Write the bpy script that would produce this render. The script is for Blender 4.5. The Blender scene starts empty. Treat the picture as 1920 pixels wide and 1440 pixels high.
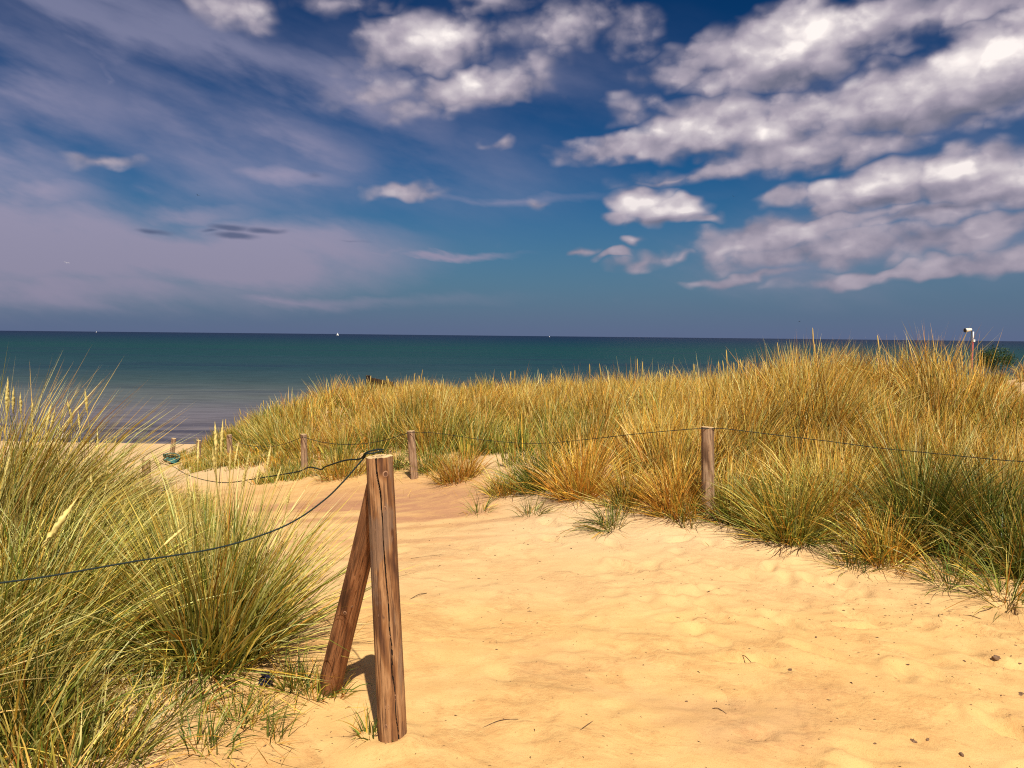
import bpy, math, random
import numpy as np
from mathutils import Vector, Matrix, Quaternion

# ------------------------------------------------------------------ camera, sky, sun
scene = bpy.context.scene
COL = scene.collection
R = math.radians
W, H, F = 1920.0, 1440.0, 1507.0
CAM = Vector((0.0, 0.0, 1.54))
CAMROT = Matrix.Rotation(R(90 - 3.44), 3, 'X') @ Matrix.Rotation(R(0.6), 3, 'Z')

cam_data = bpy.data.cameras.new('camera')
cam = bpy.data.objects.new('camera', cam_data)
COL.objects.link(cam)
cam_data.sensor_width = 36.0
cam_data.lens = 36.0 * F / W
cam_data.clip_start = 0.05
cam_data.clip_end = 60000.0
cam.matrix_world = Matrix.Translation(CAM) @ CAMROT.to_4x4()
scene.camera = cam

SUN_EL, SUN_AZ = R(55.0), R(168.0)        # azimuth measured from +Y towards +X: behind the camera, a little to the right
sun_dir = Vector((math.cos(SUN_EL) * math.sin(SUN_AZ), math.cos(SUN_EL) * math.cos(SUN_AZ), math.sin(SUN_EL)))
sd = bpy.data.lights.new('sun', 'SUN')
sd.energy = 4.4
sd.angle = R(0.53)
sd.color = (1.0, 0.90, 0.74)
sun = bpy.data.objects.new('sun', sd)
COL.objects.link(sun)
sun.rotation_mode = 'QUATERNION'
sun.rotation_quaternion = sun_dir.to_track_quat('Z', 'Y')
sun.location = sun_dir * 50

scene.view_settings.view_transform = 'Standard'
scene.view_settings.look = 'None'
scene.view_settings.gamma = 1.0
scene.view_settings.exposure = 0.70
scene.view_settings.use_curve_mapping = False
scene.cycles.max_bounces = 6
scene.cycles.diffuse_bounces = 2
scene.cycles.glossy_bounces = 2
scene.cycles.transmission_bounces = 3
scene.cycles.use_adaptive_sampling = False
scene.cycles.use_denoising = False
scene.cycles.filter_width = 1.15
scene.cycles.sample_clamp_indirect = 3.0


def ray(px, py):
    d = CAMROT @ Vector(((px - W / 2) / F, -(py - H / 2) / F, -1.0))
    return d


def at(px, py, Y):
    d = ray(px, py)
    return CAM + d * (Y / d.y)


# ---- world: Nishita sky + clouds (all laid out by compass direction, so they stay put when the camera moves)
class NT:
    """small helper round a node tree"""
    def __init__(self, tree):
        self.t = tree

    def n(self, kind, **kw):
        nd = self.t.nodes.new(kind)
        for k, v in kw.items():
            setattr(nd, k, v)
        return nd

    def put(self, sock, v):
        if isinstance(v, bpy.types.NodeSocket):
            self.t.links.new(v, sock)
        else:
            sock.default_value = v

    def math(self, op, a, b=None, c=None, clamp=False):
        nd = self.n('ShaderNodeMath', operation=op, use_clamp=clamp)
        self.put(nd.inputs[0], a)
        if b is not None:
            self.put(nd.inputs[1], b)
        if c is not None:
            self.put(nd.inputs[2], c)
        return nd.outputs[0]

    def vmath(self, op, a, b=None, c=None):
        nd = self.n('ShaderNodeVectorMath', operation=op)
        self.put(nd.inputs[0], a)
        if b is not None:
            self.put(nd.inputs[1], b)
        if c is not None:
            self.put(nd.inputs[2], c)
        return nd.outputs[0]

    def mix(self, fac, a, b, blend='MIX'):
        nd = self.n('ShaderNodeMix', data_type='RGBA', blend_type=blend)
        self.put(nd.inputs[0], fac)
        self.put(nd.inputs[6], a)
        self.put(nd.inputs[7], b)
        return nd.outputs[2]

    def noise(self, vec, scale, detail=5.0, rough=0.55, dist=0.0, dim='3D', lac=2.0):
        nd = self.n('ShaderNodeTexNoise', noise_dimensions=dim)
        if vec is not None:
            self.put(nd.inputs['Vector'], vec)
        self.put(nd.inputs['Scale'], scale)
        nd.inputs['Detail'].default_value = detail
        nd.inputs['Roughness'].default_value = rough
        nd.inputs['Lacunarity'].default_value = lac
        nd.inputs['Distortion'].default_value = dist
        return nd

    def ramp(self, fac, stops, interp='LINEAR'):
        nd = self.n('ShaderNodeValToRGB')
        nd.color_ramp.interpolation = interp
        el = nd.color_ramp.elements
        while len(el) < len(stops):
            el.new(0.5)
        for e, (p, c) in zip(el, stops):
            e.position = p
            e.color = (c[0], c[1], c[2], 1.0) if not isinstance(c, (int, float)) else (c, c, c, 1.0)
        self.put(nd.inputs[0], fac)
        return nd.outputs[0]

    def smooth(self, v, lo, hi, to0=0.0, to1=1.0):
        nd = self.n('ShaderNodeMapRange', interpolation_type='SMOOTHSTEP')
        self.put(nd.inputs[0], v)
        nd.inputs[1].default_value = lo
        nd.inputs[2].default_value = hi
        nd.inputs[3].default_value = to0
        nd.inputs[4].default_value = to1
        return nd.outputs[0]


def to_uv(px, py):
    """photo position -> (azimuth, elevation) in units of 0.1 rad"""
    d = ray(px, py).normalized()
    return math.atan2(d.x, d.y) * 10.0, math.asin(d.z) * 10.0


def blob_group(name, blobs, tilt, mult=1.4, op='MAXIMUM'):
    """a field of soft ellipses, every one tilted by the same angle"""
    g = bpy.data.node_groups.new(name, 'ShaderNodeTree')
    g.interface.new_socket('Vector', in_out='INPUT', socket_type='NodeSocketVector')
    g.interface.new_socket('Value', in_out='OUTPUT', socket_type='NodeSocketFloat')
    T = NT(g)
    gi, go = T.n('NodeGroupInput'), T.n('NodeGroupOutput')
    ct, st = math.cos(R(tilt)), math.sin(R(tilt))
    sx = T.n('ShaderNodeSeparateXYZ')
    g.links.new(gi.outputs[0], sx.inputs[0])
    cx = T.n('ShaderNodeCombineXYZ')
    T.put(cx.inputs[0], T.math('MULTIPLY_ADD', sx.outputs[0], ct, T.math('MULTIPLY', sx.outputs[1], st)))
    T.put(cx.inputs[1], T.math('MULTIPLY_ADD', sx.outputs[1], ct, T.math('MULTIPLY', sx.outputs[0], -st)))
    p = cx.outputs[0]
    acc = None
    for (px, py, rx, ry, amp) in blobs:
        u, v = to_uv(px, py)
        u, v = u * ct + v * st, v * ct - u * st
        c = math.cos(math.atan((px - 960) / F))
        gr = T.n('ShaderNodeTexGradient', gradient_type='SPHERICAL')
        tm = gr.texture_mapping
        tm.vector_type = 'POINT'
        kx, ky = 1 / (rx / F * 10 * c * mult), 1 / (ry / F * 10 * mult)
        tm.scale = (kx, ky, 1)
        tm.translation = (-u * kx, -v * ky, 0)
        g.links.new(p, gr.inputs[0])
        if acc is None:
            acc = T.math('MULTIPLY', gr.outputs['Fac'], amp)
        elif op == 'MAXIMUM':
            acc = T.math('MAXIMUM', acc, T.math('MULTIPLY', gr.outputs['Fac'], amp))
        else:
            acc = T.math('MULTIPLY_ADD', gr.outputs['Fac'], amp, acc)
    g.links.new(acc, go.inputs[0])
    return g


CUMULUS = [
    # px, py, half width, half height, amount
    (795, 82, 118, 44, 1.0), (700, 118, 85, 28, .62), (888, 168, 105, 32, 1.05), (440, 10, 70, 40, .6), (800, 205, 130, 20, .42),
    (1050, 50, 100, 40, .56), (1005, 125, 70, 40, .50), (1180, 60, 64, 44, .48), (900, 12, 110, 20, .44), (640, 8, 100, 22, .42), (700, 175, 90, 28, .5),
    (1470, 92, 150, 58, 1.25), (1610, 50, 150, 40, 1.1), (1800, 12, 130, 28, .8), (1290, 132, 90, 24, .62), (1375, 75, 70, 34, .6), (1330, 100, 80, 30, .6),
    (1760, 165, 180, 52, 1.25), (1880, 90, 100, 56, 1.2), (1640, 180, 105, 44, 1.0), (1830, 215, 130, 24, .5),
    (1195, 272, 120, 26, .95), (1320, 238, 130, 40, 1.1), (1455, 235, 100, 44, 1.05), (1570, 282, 135, 28, .75), (1390, 312, 200, 20, .62), (1480, 280, 130, 34, .8),
    (1175, 208, 55, 24, .5), (1270, 335, 110, 11, .5), (1540, 205, 70, 24, .5),
    (1205, 382, 58, 27, 1.15), (1260, 394, 62, 22, 1.05), (1320, 405, 40, 12, .7), (1165, 400, 40, 15, .8),
    (1650, 352, 125, 30, 1.15), (1815, 325, 95, 38, 1.2), (1900, 345, 80, 36, 1.0), (1472, 370, 46, 20, .72), (1550, 392, 62, 17, .9), (1760, 398, 150, 24, .75), (1650, 398, 80, 18, .6),
    (1430, 445, 120, 32, .85), (1540, 425, 100, 24, .8), (1590, 462, 110, 28, .85), (1480, 475, 140, 24, .72), (1745, 455, 130, 28, .75), (1880, 425, 100, 22, .85), (1420, 518, 100, 11, .75), (1350, 470, 60, 26, .5),
    (1650, 514, 170, 14, .8), (1770, 500, 140, 16, .85), (1890, 482, 110, 22, .8),
    (1196, 453, 28, 9, .7), (1080, 474, 30, 10, .75), (1140, 478, 32, 9, .75), (1200, 487, 56, 16, .65), (1260, 480, 30, 8, .4),
    (750, 358, 62, 12, .62), (935, 267, 28, 11, .5), (1010, 382, 26, 9, .42), (195, 302, 56, 13, .5),
]
VEIL = [
    (60, 150, 220, 90, .75), (240, 60, 300, 45, .8), (430, 110, 260, 42, .9), (640, 180, 200, 46, .8), (30, 300, 170, 110, .6), (250, 10, 350, 40, .55),
    (560, 245, 180, 36, .6), (730, 175, 120, 44, .55), (440, 60, 160, 40, .45), (205, 140, 24, 40, .5),
]
VEIL2 = [
    (420, 478, 300, 52, 1.1), (130, 470, 260, 80, .95), (330, 400, 170, 20, .6), (600, 455, 190, 34, .6), (850, 482, 95, 8, .75), (720, 478, 130, 12, .5),
    (90, 372, 120, 26, .65), (100, 545, 360, 40, .8), (560, 335, 130, 26, .55), (230, 345, 90, 14, .4),
    (430, 230, 520, 200, .42), (750, 300, 420, 120, .30), (950, 370, 320, 16, .34), (560, 560, 320, 14, .42), (1600, 470, 380, 70, .42), (1050, 150, 280, 90, .30), (1700, 200, 360, 120, .3),
]
DARK = [(425, 427, 40, 8, 1.2), (500, 431, 46, 7, 1.2), (440, 443, 52, 8, 1.2), (395, 433, 24, 5, 1.0), (287, 435, 44, 6, 1.0), (660, 452, 50, 5, .7), (590, 330, 30, 9, .6)]

LIT = [(1530, 50, 90, 34, 1.0), (1450, 95, 90, 26, .5), (1870, 80, 100, 46, 1.0), (1600, 150, 40, 14, .9), (1720, 140, 80, 26, .5), (1370, 208, 80, 24, .55), (1230, 240, 90, 16, .5), (1475, 225, 70, 20, .55), (1560, 262, 50, 14, .5),
       (1208, 382, 70, 20, 1.0), (1280, 396, 50, 13, .8), (1650, 338, 100, 20, .95), (1805, 315, 44, 22, 1.0), (1555, 388, 60, 11, .7), (1800, 398, 50, 9, .6), (1900, 318, 50, 20, .8),
       (800, 72, 95, 24, .8), (885, 162, 64, 18, 1.0), (440, 12, 60, 28, .45), (1045, 42, 70, 22, .4), (1575, 462, 40, 8, .6), (1370, 468, 26, 8, .5), (1880, 420, 60, 10, .6), (1180, 80, 40, 20, .3), (1196, 452, 24, 7, .5)]
SHADE = [(1730, 222, 150, 22, .9), (1500, 150, 150, 20, .8), (1650, 377, 130, 11, .8), (1800, 384, 130, 9, .6), (1330, 292, 180, 13, .6), (1240, 414, 95, 7, .7), (1580, 312, 130, 14, .6), (1860, 185, 110, 22, .7), (1760, 436, 130, 10, .5), (1010, 160, 80, 16, .5)]

world = bpy.data.worlds.new('World')
scene.world = world
world.use_nodes = True
world.cycles.sampling_method = 'NONE'      # a soft sky: found by the bounced rays alone
wt = world.node_tree
wt.nodes.clear()
T = NT(wt)
wout = T.n('ShaderNodeOutputWorld')
bg = T.n('ShaderNodeBackground')
wt.links.new(bg.outputs[0], wout.inputs[0])
bg.inputs['Strength'].default_value = 0.075
skyt = T.n('ShaderNodeTexSky', sky_type='NISHITA')
skyt.sun_disc = False
skyt.sun_elevation = SUN_EL
skyt.sun_rotation = SUN_AZ
skyt.altitude = 5.0
skyt.air_density = 1.0
skyt.dust_density = 0.6
skyt.ozone_density = 3.0
geo = T.n('ShaderNodeTexCoord')
dirv = T.vmath('NORMALIZE', geo.outputs['Generated'])
sep = T.n('ShaderNodeSeparateXYZ')
T.put(sep.inputs[0], dirv)
az = T.math('MULTIPLY', T.math('ARCTAN2', sep.outputs[0], sep.outputs[1]), 10.0)
el = T.math('MULTIPLY', T.math('ARCSINE', sep.outputs[2]), 10.0)
comb = T.n('ShaderNodeCombineXYZ')
T.put(comb.inputs[0], az)
T.put(comb.inputs[1], el)
uv0 = comb.outputs[0]
# deep, filtered blue of the photograph: the clear sky held back
hsv = T.n('ShaderNodeHueSaturation')
wt.links.new(skyt.outputs[0], hsv.inputs['Color'])
hsv.inputs['Saturation'].default_value = 1.12
gam = T.n('ShaderNodeGamma')
T.put(gam.inputs[0], T.vmath('MULTIPLY', hsv.outputs[0], (0.26 * .119, 0.40 * .119, 0.47 * .119)))
gam.inputs[1].default_value = 1.8
clear = T.vmath('MULTIPLY', gam.outputs[0], (1.25 / .119, 2.3 / .119, 1.9 / .119))

gcum = blob_group('cumulus_field', CUMULUS, 7.0, 1.52)
gveil = blob_group('veil_field', VEIL, -17.0, 1.7)
gveil2 = blob_group('low_veil_field', VEIL2, 1.0, 1.7)
gdark = blob_group('dark_cloud_field', DARK, 1.0)
glit = blob_group('sunlit_tops', LIT, 7.0, 1.4, 'ADD')
gshade = blob_group('grey_undersides', SHADE, 7.0)


def use(group, vec):
    nd = T.n('ShaderNodeGroup')
    nd.node_tree = group
    T.put(nd.inputs[0], vec)
    return nd.outputs[0]


# clouds all round: outside the placed ones a loose scatter of the same kind
st0 = T.vmath('MULTIPLY', uv0, (1.0, 1.7, 1.0))
wz = T.noise(st0, 1.5, 2.0, 0.6, dim='2D')
warp = T.vmath('MULTIPLY', T.vmath('SUBTRACT', wz.outputs['Color'], (0.5, 0.5, 0.5)), (0.62, 0.36, 0.0))
away = T.math('MAXIMUM', T.smooth(T.math('ABSOLUTE', az), 6.4, 9.0), T.smooth(el, 4.3, 6.0))
loose = T.math('MULTIPLY', T.math('MULTIPLY', away, T.smooth(el, 0.2, 1.5)), T.smooth(T.noise(st0, 0.33, 2.0, 0.5, dim='2D').outputs[0], 0.42, 0.75))


def puffs(shift):
    """billows: rounded heads of several sizes with a little fluff"""
    p = T.vmath('MULTIPLY_ADD', uv0, (1.0, 1.4, 1.0), (shift[0], shift[1], 0.0))
    fl = T.noise(p, 1.9, 4.0, 0.5, 0.0, dim='2D')
    pw = T.vmath('MULTIPLY_ADD', fl.outputs['Color'], (0.5, 0.35, 0.0), p)
    vo = T.n('ShaderNodeTexVoronoi', voronoi_dimensions='2D', feature='F1')
    T.put(vo.inputs['Vector'], pw)
    vo.inputs['Scale'].default_value = 2.2
    vo.inputs['Detail'].default_value = 1.0
    return T.math('MULTIPLY_ADD', vo.outputs['Distance'], -0.40, T.math('MULTIPLY_ADD', fl.outputs[0], 0.75, 0.28))


wuv = T.vmath('ADD', uv0, warp)
blob = T.math('MAXIMUM', use(gcum, wuv), loose)
f0 = puffs((0, 0))
fine = T.math('MULTIPLY_ADD', f0, 1.5, -0.75)
d0 = T.math('MULTIPLY_ADD', fine, T.math('MULTIPLY_ADD', blob, 0.42, 0.20), blob)
cov = T.math('MULTIPLY', T.smooth(d0, 0.04, 0.44), T.smooth(d0, 0.0, 0.9, 0.76, 1.12), clamp=True)
# sunlit upper sides and grey undersides
relief = T.math('SUBTRACT', f0, puffs((0.05, 0.26)))
lit = T.math('MULTIPLY_ADD', relief, 0.60, T.math('MULTIPLY_ADD', d0, 0.30, 0.28))
lit = T.math('MULTIPLY_ADD', use(glit, T.vmath('MULTIPLY_ADD', warp, (0.7, 0.7, 0), uv0)), 0.52, lit)
lit = T.math('MULTIPLY_ADD', use(gshade, T.vmath('MULTIPLY_ADD', warp, (0.5, 0.5, 0), uv0)), -0.55, lit, clamp=True)
lit = T.math('MULTIPLY', lit, T.smooth(el, 0.2, 2.4, 0.70, 1.0))
cum_col = T.ramp(lit, [(0.0, (1.5, 1.5, 2.1)), (0.25, (2.4, 2.2, 2.85)), (0.5, (3.5, 3.1, 3.7)), (0.75, (5.2, 4.7, 5.0)), (1.0, (8.4, 7.7, 7.4))])

# thin high veil, streaked
cs_, sn_ = math.cos(R(-15)), math.sin(R(-15))
rv = T.n('ShaderNodeCombineXYZ')
T.put(rv.inputs[0], T.math('MULTIPLY_ADD', az, cs_ * .50, T.math('MULTIPLY', el, sn_ * .50)))
T.put(rv.inputs[1], T.math('MULTIPLY_ADD', el, cs_ * 1.5, T.math('MULTIPLY', az, -sn_ * 1.5)))
vn = T.noise(rv.outputs[0], 0.9, 5.0, 0.55, 0.0, dim='2D')
vw = T.vmath('MULTIPLY_ADD', vn.outputs['Color'], (1.3, 0.6, 0), T.vmath('SUBTRACT', uv0, (0.65, 0.3, 0)))
vb = T.math('MAXIMUM', use(gveil, vw), use(gveil2, vw))
vb = T.math('MAXIMUM', vb, T.math('MULTIPLY', away, 0.35))
veil_d = T.math('MULTIPLY', vb, T.math('MULTIPLY_ADD', vn.outputs[0], 2.6, -0.25))
veil = T.smooth(veil_d, 0.0, 0.86, 0.0, 0.9)
veil_col = T.ramp(T.smooth(el, 0.0, 4.2), [(0.0, (2.3, 2.1, 2.95)), (0.35, (2.9, 2.65, 3.7)), (0.6, (2.1, 2.1, 3.2)), (1.0, (1.5, 1.65, 2.7))])
# the dim haze above the sea
hz = T.smooth(el, -0.3, 2.3, 0.95, 0.0)
hz_col = (0.95, 1.2, 2.2, 1.0)
dark = T.smooth(T.math('MULTIPLY_ADD', f0, 0.7, use(gdark, T.vmath('MULTIPLY_ADD', warp, (0.30, 0.24, 0), uv0))), 0.50, 1.30, 0.0, 0.85)

c1 = T.mix(hz, clear, hz_col)
c2 = T.mix(veil, c1, veil_col)
c3 = T.mix(dark, c2, (0.72, 0.95, 1.75, 1.0))
c4 = T.mix(cov, c3, cum_col)
T.put(bg.inputs['Color'], c4)


# ------------------------------------------------------------------ helpers
def tag(o, label=None, cat=None, group=None, kind=None):
    if label:
        o['label'] = label
    if cat:
        o['category'] = cat
    if group:
        o['group'] = group
    if kind:
        o['kind'] = kind
    return o


def link(name, data, parent=None, loc=None):
    o = bpy.data.objects.new(name, data)
    COL.objects.link(o)
    if parent is not None:
        o.parent = parent
    if loc is not None:
        o.location = loc
    return o


def mesh_np(name, verts, faces_list, mat=None, smooth=True, color=None):
    """verts (N,3); faces_list: list of (M,k) index arrays"""
    me = bpy.data.meshes.new(name)
    verts = np.asarray(verts, np.float32)
    me.vertices.add(len(verts))
    me.vertices.foreach_set('co', verts.ravel())
    faces_list = [np.asarray(f, np.int32) for f in faces_list if len(f)]
    loops = np.concatenate([f.ravel() for f in faces_list])
    totals = np.concatenate([np.full(len(f), f.shape[1], np.int32) for f in faces_list])
    starts = np.concatenate([[0], np.cumsum(totals)[:-1]]).astype(np.int32)
    me.loops.add(len(loops))
    me.loops.foreach_set('vertex_index', loops)
    me.polygons.add(len(totals))
    me.polygons.foreach_set('loop_start', starts)
    me.polygons.foreach_set('loop_total', totals)
    me.polygons.foreach_set('use_smooth', np.full(len(totals), smooth, bool))
    me.update(calc_edges=True)
    if color is not None:
        a = me.color_attributes.new('tint', 'FLOAT_COLOR', 'POINT')
        c = np.ones((len(verts), 4), np.float32)
        c[:, :3] = color
        a.data.foreach_set('color', c.ravel())
    if mat:
        me.materials.append(mat)
    return me


def _hash(ix, iy, seed):
    n = (ix.astype(np.int64) * 374761393 + iy.astype(np.int64) * 668265263 + seed * 1442695041) & 0xFFFFFFFF
    n = ((n ^ (n >> 13)) * 1274126177) & 0xFFFFFFFF
    return ((n ^ (n >> 16)) & 0xFFFF) / 65535.0


def vnoise(x, y, seed=0):
    x = np.asarray(x, float)
    y = np.asarray(y, float)
    ix, iy = np.floor(x), np.floor(y)
    fx, fy = x - ix, y - iy
    fx = fx * fx * fx * (fx * (fx * 6 - 15) + 10)
    fy = fy * fy * fy * (fy * (fy * 6 - 15) + 10)
    a, b = _hash(ix, iy, seed), _hash(ix + 1, iy, seed)
    c, d = _hash(ix, iy + 1, seed), _hash(ix + 1, iy + 1, seed)
    return (a + (b - a) * fx) * (1 - fy) + (c + (d - c) * fx) * fy


def fbm(x, y, octs=4, seed=0, gain=0.5):
    s, amp, tot = 0.0, 1.0, 0.0
    for i in range(octs):
        s = s + amp * (vnoise(x * 2 ** i + 17.3 * i, y * 2 ** i - 9.1 * i, seed + i) - 0.5)
        tot += amp
        amp *= gain
    return s / tot * 2.0          # about -1..1


def sstep(a, b, x):
    t = np.clip((x - a) / (b - a), 0, 1)
    return t * t * (3 - 2 * t)


# ------------------------------------------------------------------ materials
def new_mat(name):
    m = bpy.data.materials.new(name)
    m.use_nodes = True
    m.node_tree.nodes.clear()
    t = NT(m.node_tree)
    out = t.n('ShaderNodeOutputMaterial')
    return m, t, out


def principled(t, out, **kw):
    b = t.n('ShaderNodeBsdfPrincipled')
    for k, v in kw.items():
        t.put(b.inputs[k.replace('_', ' ')], v)
    t.t.links.new(b.outputs[0], out.inputs[0])
    return b


def bump(t, b, height, strength, dist):
    nd = t.n('ShaderNodeBump')
    t.put(nd.inputs['Height'], height)
    nd.inputs['Strength'].default_value = strength
    nd.inputs['Distance'].default_value = dist
    t.t.links.new(nd.outputs[0], b.inputs['Normal'])


def mat_sand():
    m, t, out = new_mat('sand')
    g = t.n('ShaderNodeNewGeometry').outputs['Position']
    att = t.n('ShaderNodeAttribute', attribute_name='tint')
    sepc = t.n('ShaderNodeSeparateColor')
    t.put(sepc.inputs[0], att.outputs['Color'])
    big = t.noise(g, 0.9, 4, 0.6).outputs[0]
    mid = t.noise(g, 6.0, 5, 0.65).outputs[0]
    fine = t.noise(g, 260.0, 2, 0.7).outputs[0]
    mott = t.noise(g, 24.0, 6, 0.72).outputs[0]
    base = t.ramp(mid, [(0.30, (0.525, 0.320, 0.126)), (0.52, (0.580, 0.372, 0.152)), (0.75, (0.620, 0.415, 0.180))])
    base = t.mix(t.smooth(big, 0.40, 0.66, 0, 0.35), base, (0.570, 0.330, 0.122, 1))
    patch = t.noise(g, 2.3, 4, 0.6, 0.6).outputs[0]
    base = t.mix(t.smooth(mott, 0.50, 0.68, 0, 0.42), base, (0.455, 0.245, 0.092, 1))
    crust = t.smooth(patch, 0.47, 0.60)
    base = t.mix(t.math('MULTIPLY', crust, t.smooth(mott, 0.40, 0.56, 0.10, 0.5)), base, (0.480, 0.258, 0.096, 1))
    base = t.mix(t.math('MULTIPLY', sepc.outputs[0], t.smooth(mid, 0.25, 0.6, 0.45, 1.0)), base, (0.370, 0.190, 0.105, 1))     # packed damp patches
    base = t.mix(t.smooth(sepc.outputs[1], 0, 1, 0, 0.75), base, (0.560, 0.405, 0.235, 1))   # paler loose sand in the dunes
    gr = t.ramp(fine, [(0.28, (0.62, 0.56, 0.5)), (0.42, (1, 1, 1)), (0.66, (1, 1, 1)), (0.8, (1.12, 1.12, 1.1))])
    base = t.mix(1.0, base, gr, 'MULTIPLY')
    b = principled(t, out, Base_Color=base, Roughness=0.95)
    b.inputs['Specular IOR Level'].default_value = 0.15
    h = t.math('MULTIPLY_ADD', mott, t.math('MULTIPLY_ADD', crust, 0.9, 0.45), t.math('MULTIPLY', fine, 0.16))
    bump(t, b, h, 0.55, 0.02)
    return m


def mat_grass(name='dune_grass', trans=0.16):
    m, t, out = new_mat(name)
    att = t.n('ShaderNodeAttribute', attribute_name='tint')
    d = t.n('ShaderNodeBsdfDiffuse')
    tr = t.n('ShaderNodeBsdfTranslucent')
    gl = t.n('ShaderNodeBsdfGlossy')
    gl.inputs['Roughness'].default_value = 0.42
    gl.inputs['Color'].default_value = (0.9, 0.9, 0.85, 1)
    t.put(d.inputs[0], att.outputs['Color'])
    t.put(tr.inputs[0], att.outputs['Color'])
    mx = t.n('ShaderNodeMixShader')
    mx.inputs[0].default_value = trans
    t.t.links.new(d.outputs[0], mx.inputs[1])
    t.t.links.new(tr.outputs[0], mx.inputs[2])
    m2 = t.n('ShaderNodeMixShader')
    m2.inputs[0].default_value = 0.02
    t.t.links.new(mx.outputs[0], m2.inputs[1])
    t.t.links.new(gl.outputs[0], m2.inputs[2])
    t.t.links.new(m2.outputs[0], out.inputs[0])
    return m


def mat_wood(name, dark, mid, light, grey, greyness=0.5, scale=1.0):
    m, t, out = new_mat(name)
    oc = t.n('ShaderNodeTexCoord').outputs['Object']
    st = t.vmath('MULTIPLY', oc, (26 * scale, 26 * scale, 1.7 * scale))
    n1 = t.noise(st, 1.0, 6, 0.62, 0.7).outputs[0]
    n2 = t.noise(t.vmath('MULTIPLY', oc, (95 * scale, 95 * scale, 3.5 * scale)), 1.0, 4, 0.7, 0.3).outputs[0]
    n3 = t.noise(t.vmath('MULTIPLY', oc, (9, 9, 2.2)), 1.0, 4, 0.6, 0.4).outputs[0]
    # year rings cut lengthwise: long pointed loops
    sp = t.n('ShaderNodeSeparateXYZ')
    t.put(sp.inputs[0], oc)
    sw = t.noise(t.vmath('MULTIPLY', oc, (11, 11, 2.6)), 1.0, 3, 0.5, 0.3).outputs[0]
    ph = t.math('MULTIPLY_ADD', sp.outputs[0], 70.0 * scale, t.math('MULTIPLY_ADD', sp.outputs[2], 5.0 * scale, t.math('MULTIPLY', sw, 17.0)))
    rings = t.math('MULTIPLY_ADD', t.math('SINE', ph), 0.5, 0.5)
    c = t.ramp(t.math('MULTIPLY_ADD', rings, 0.34, t.math('MULTIPLY', n1, 0.66)), [(0.26, dark), (0.42, mid), (0.6, light), (0.8, mid)])
    c = t.mix(t.smooth(n2, 0.50, 0.62, 0, 0.8), c, (dark[0], dark[1], dark[2], 1))
    c = t.mix(t.smooth(n3, 0.52, 0.57, 0, greyness), c, (grey[0], grey[1], grey[2], 1))
    n4 = t.noise(t.vmath('MULTIPLY', oc, (13, 13, 2.8)), 1.0, 5, 0.65, 0.8).outputs[0]
    c = t.mix(t.smooth(n4, 0.60, 0.64, 0, 0.75), c, (dark[0] * 1.1, dark[1] * 1.3, dark[2] * 1.5, 1))
    b = principled(t, out, Base_Color=c, Roughness=0.82)
    b.inputs['Specular IOR Level'].default_value = 0.25
    bump(t, b, t.math('MULTIPLY_ADD', n1, 0.6, t.math('MULTIPLY', n2, -0.6)), 1.0, 0.012)
    return m


def mat_plain(name, col, rough=0.7, var=0.25, scale=30.0, spec=0.3, metal=0.0):
    m, t, out = new_mat(name)
    oc = t.n('ShaderNodeTexCoord').outputs['Object']
    n = t.noise(oc, scale, 4, 0.6).outputs[0]
    c = t.ramp(n, [(0.3, [v * (1 - var) for v in col]), (0.7, [min(1, v * (1 + var)) for v in col])])
    b = principled(t, out, Base_Color=c, Roughness=rough, Metallic=metal)
    b.inputs['Specular IOR Level'].default_value = spec
    bump(t, b, n, 0.2, 0.003)
    return m


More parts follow.
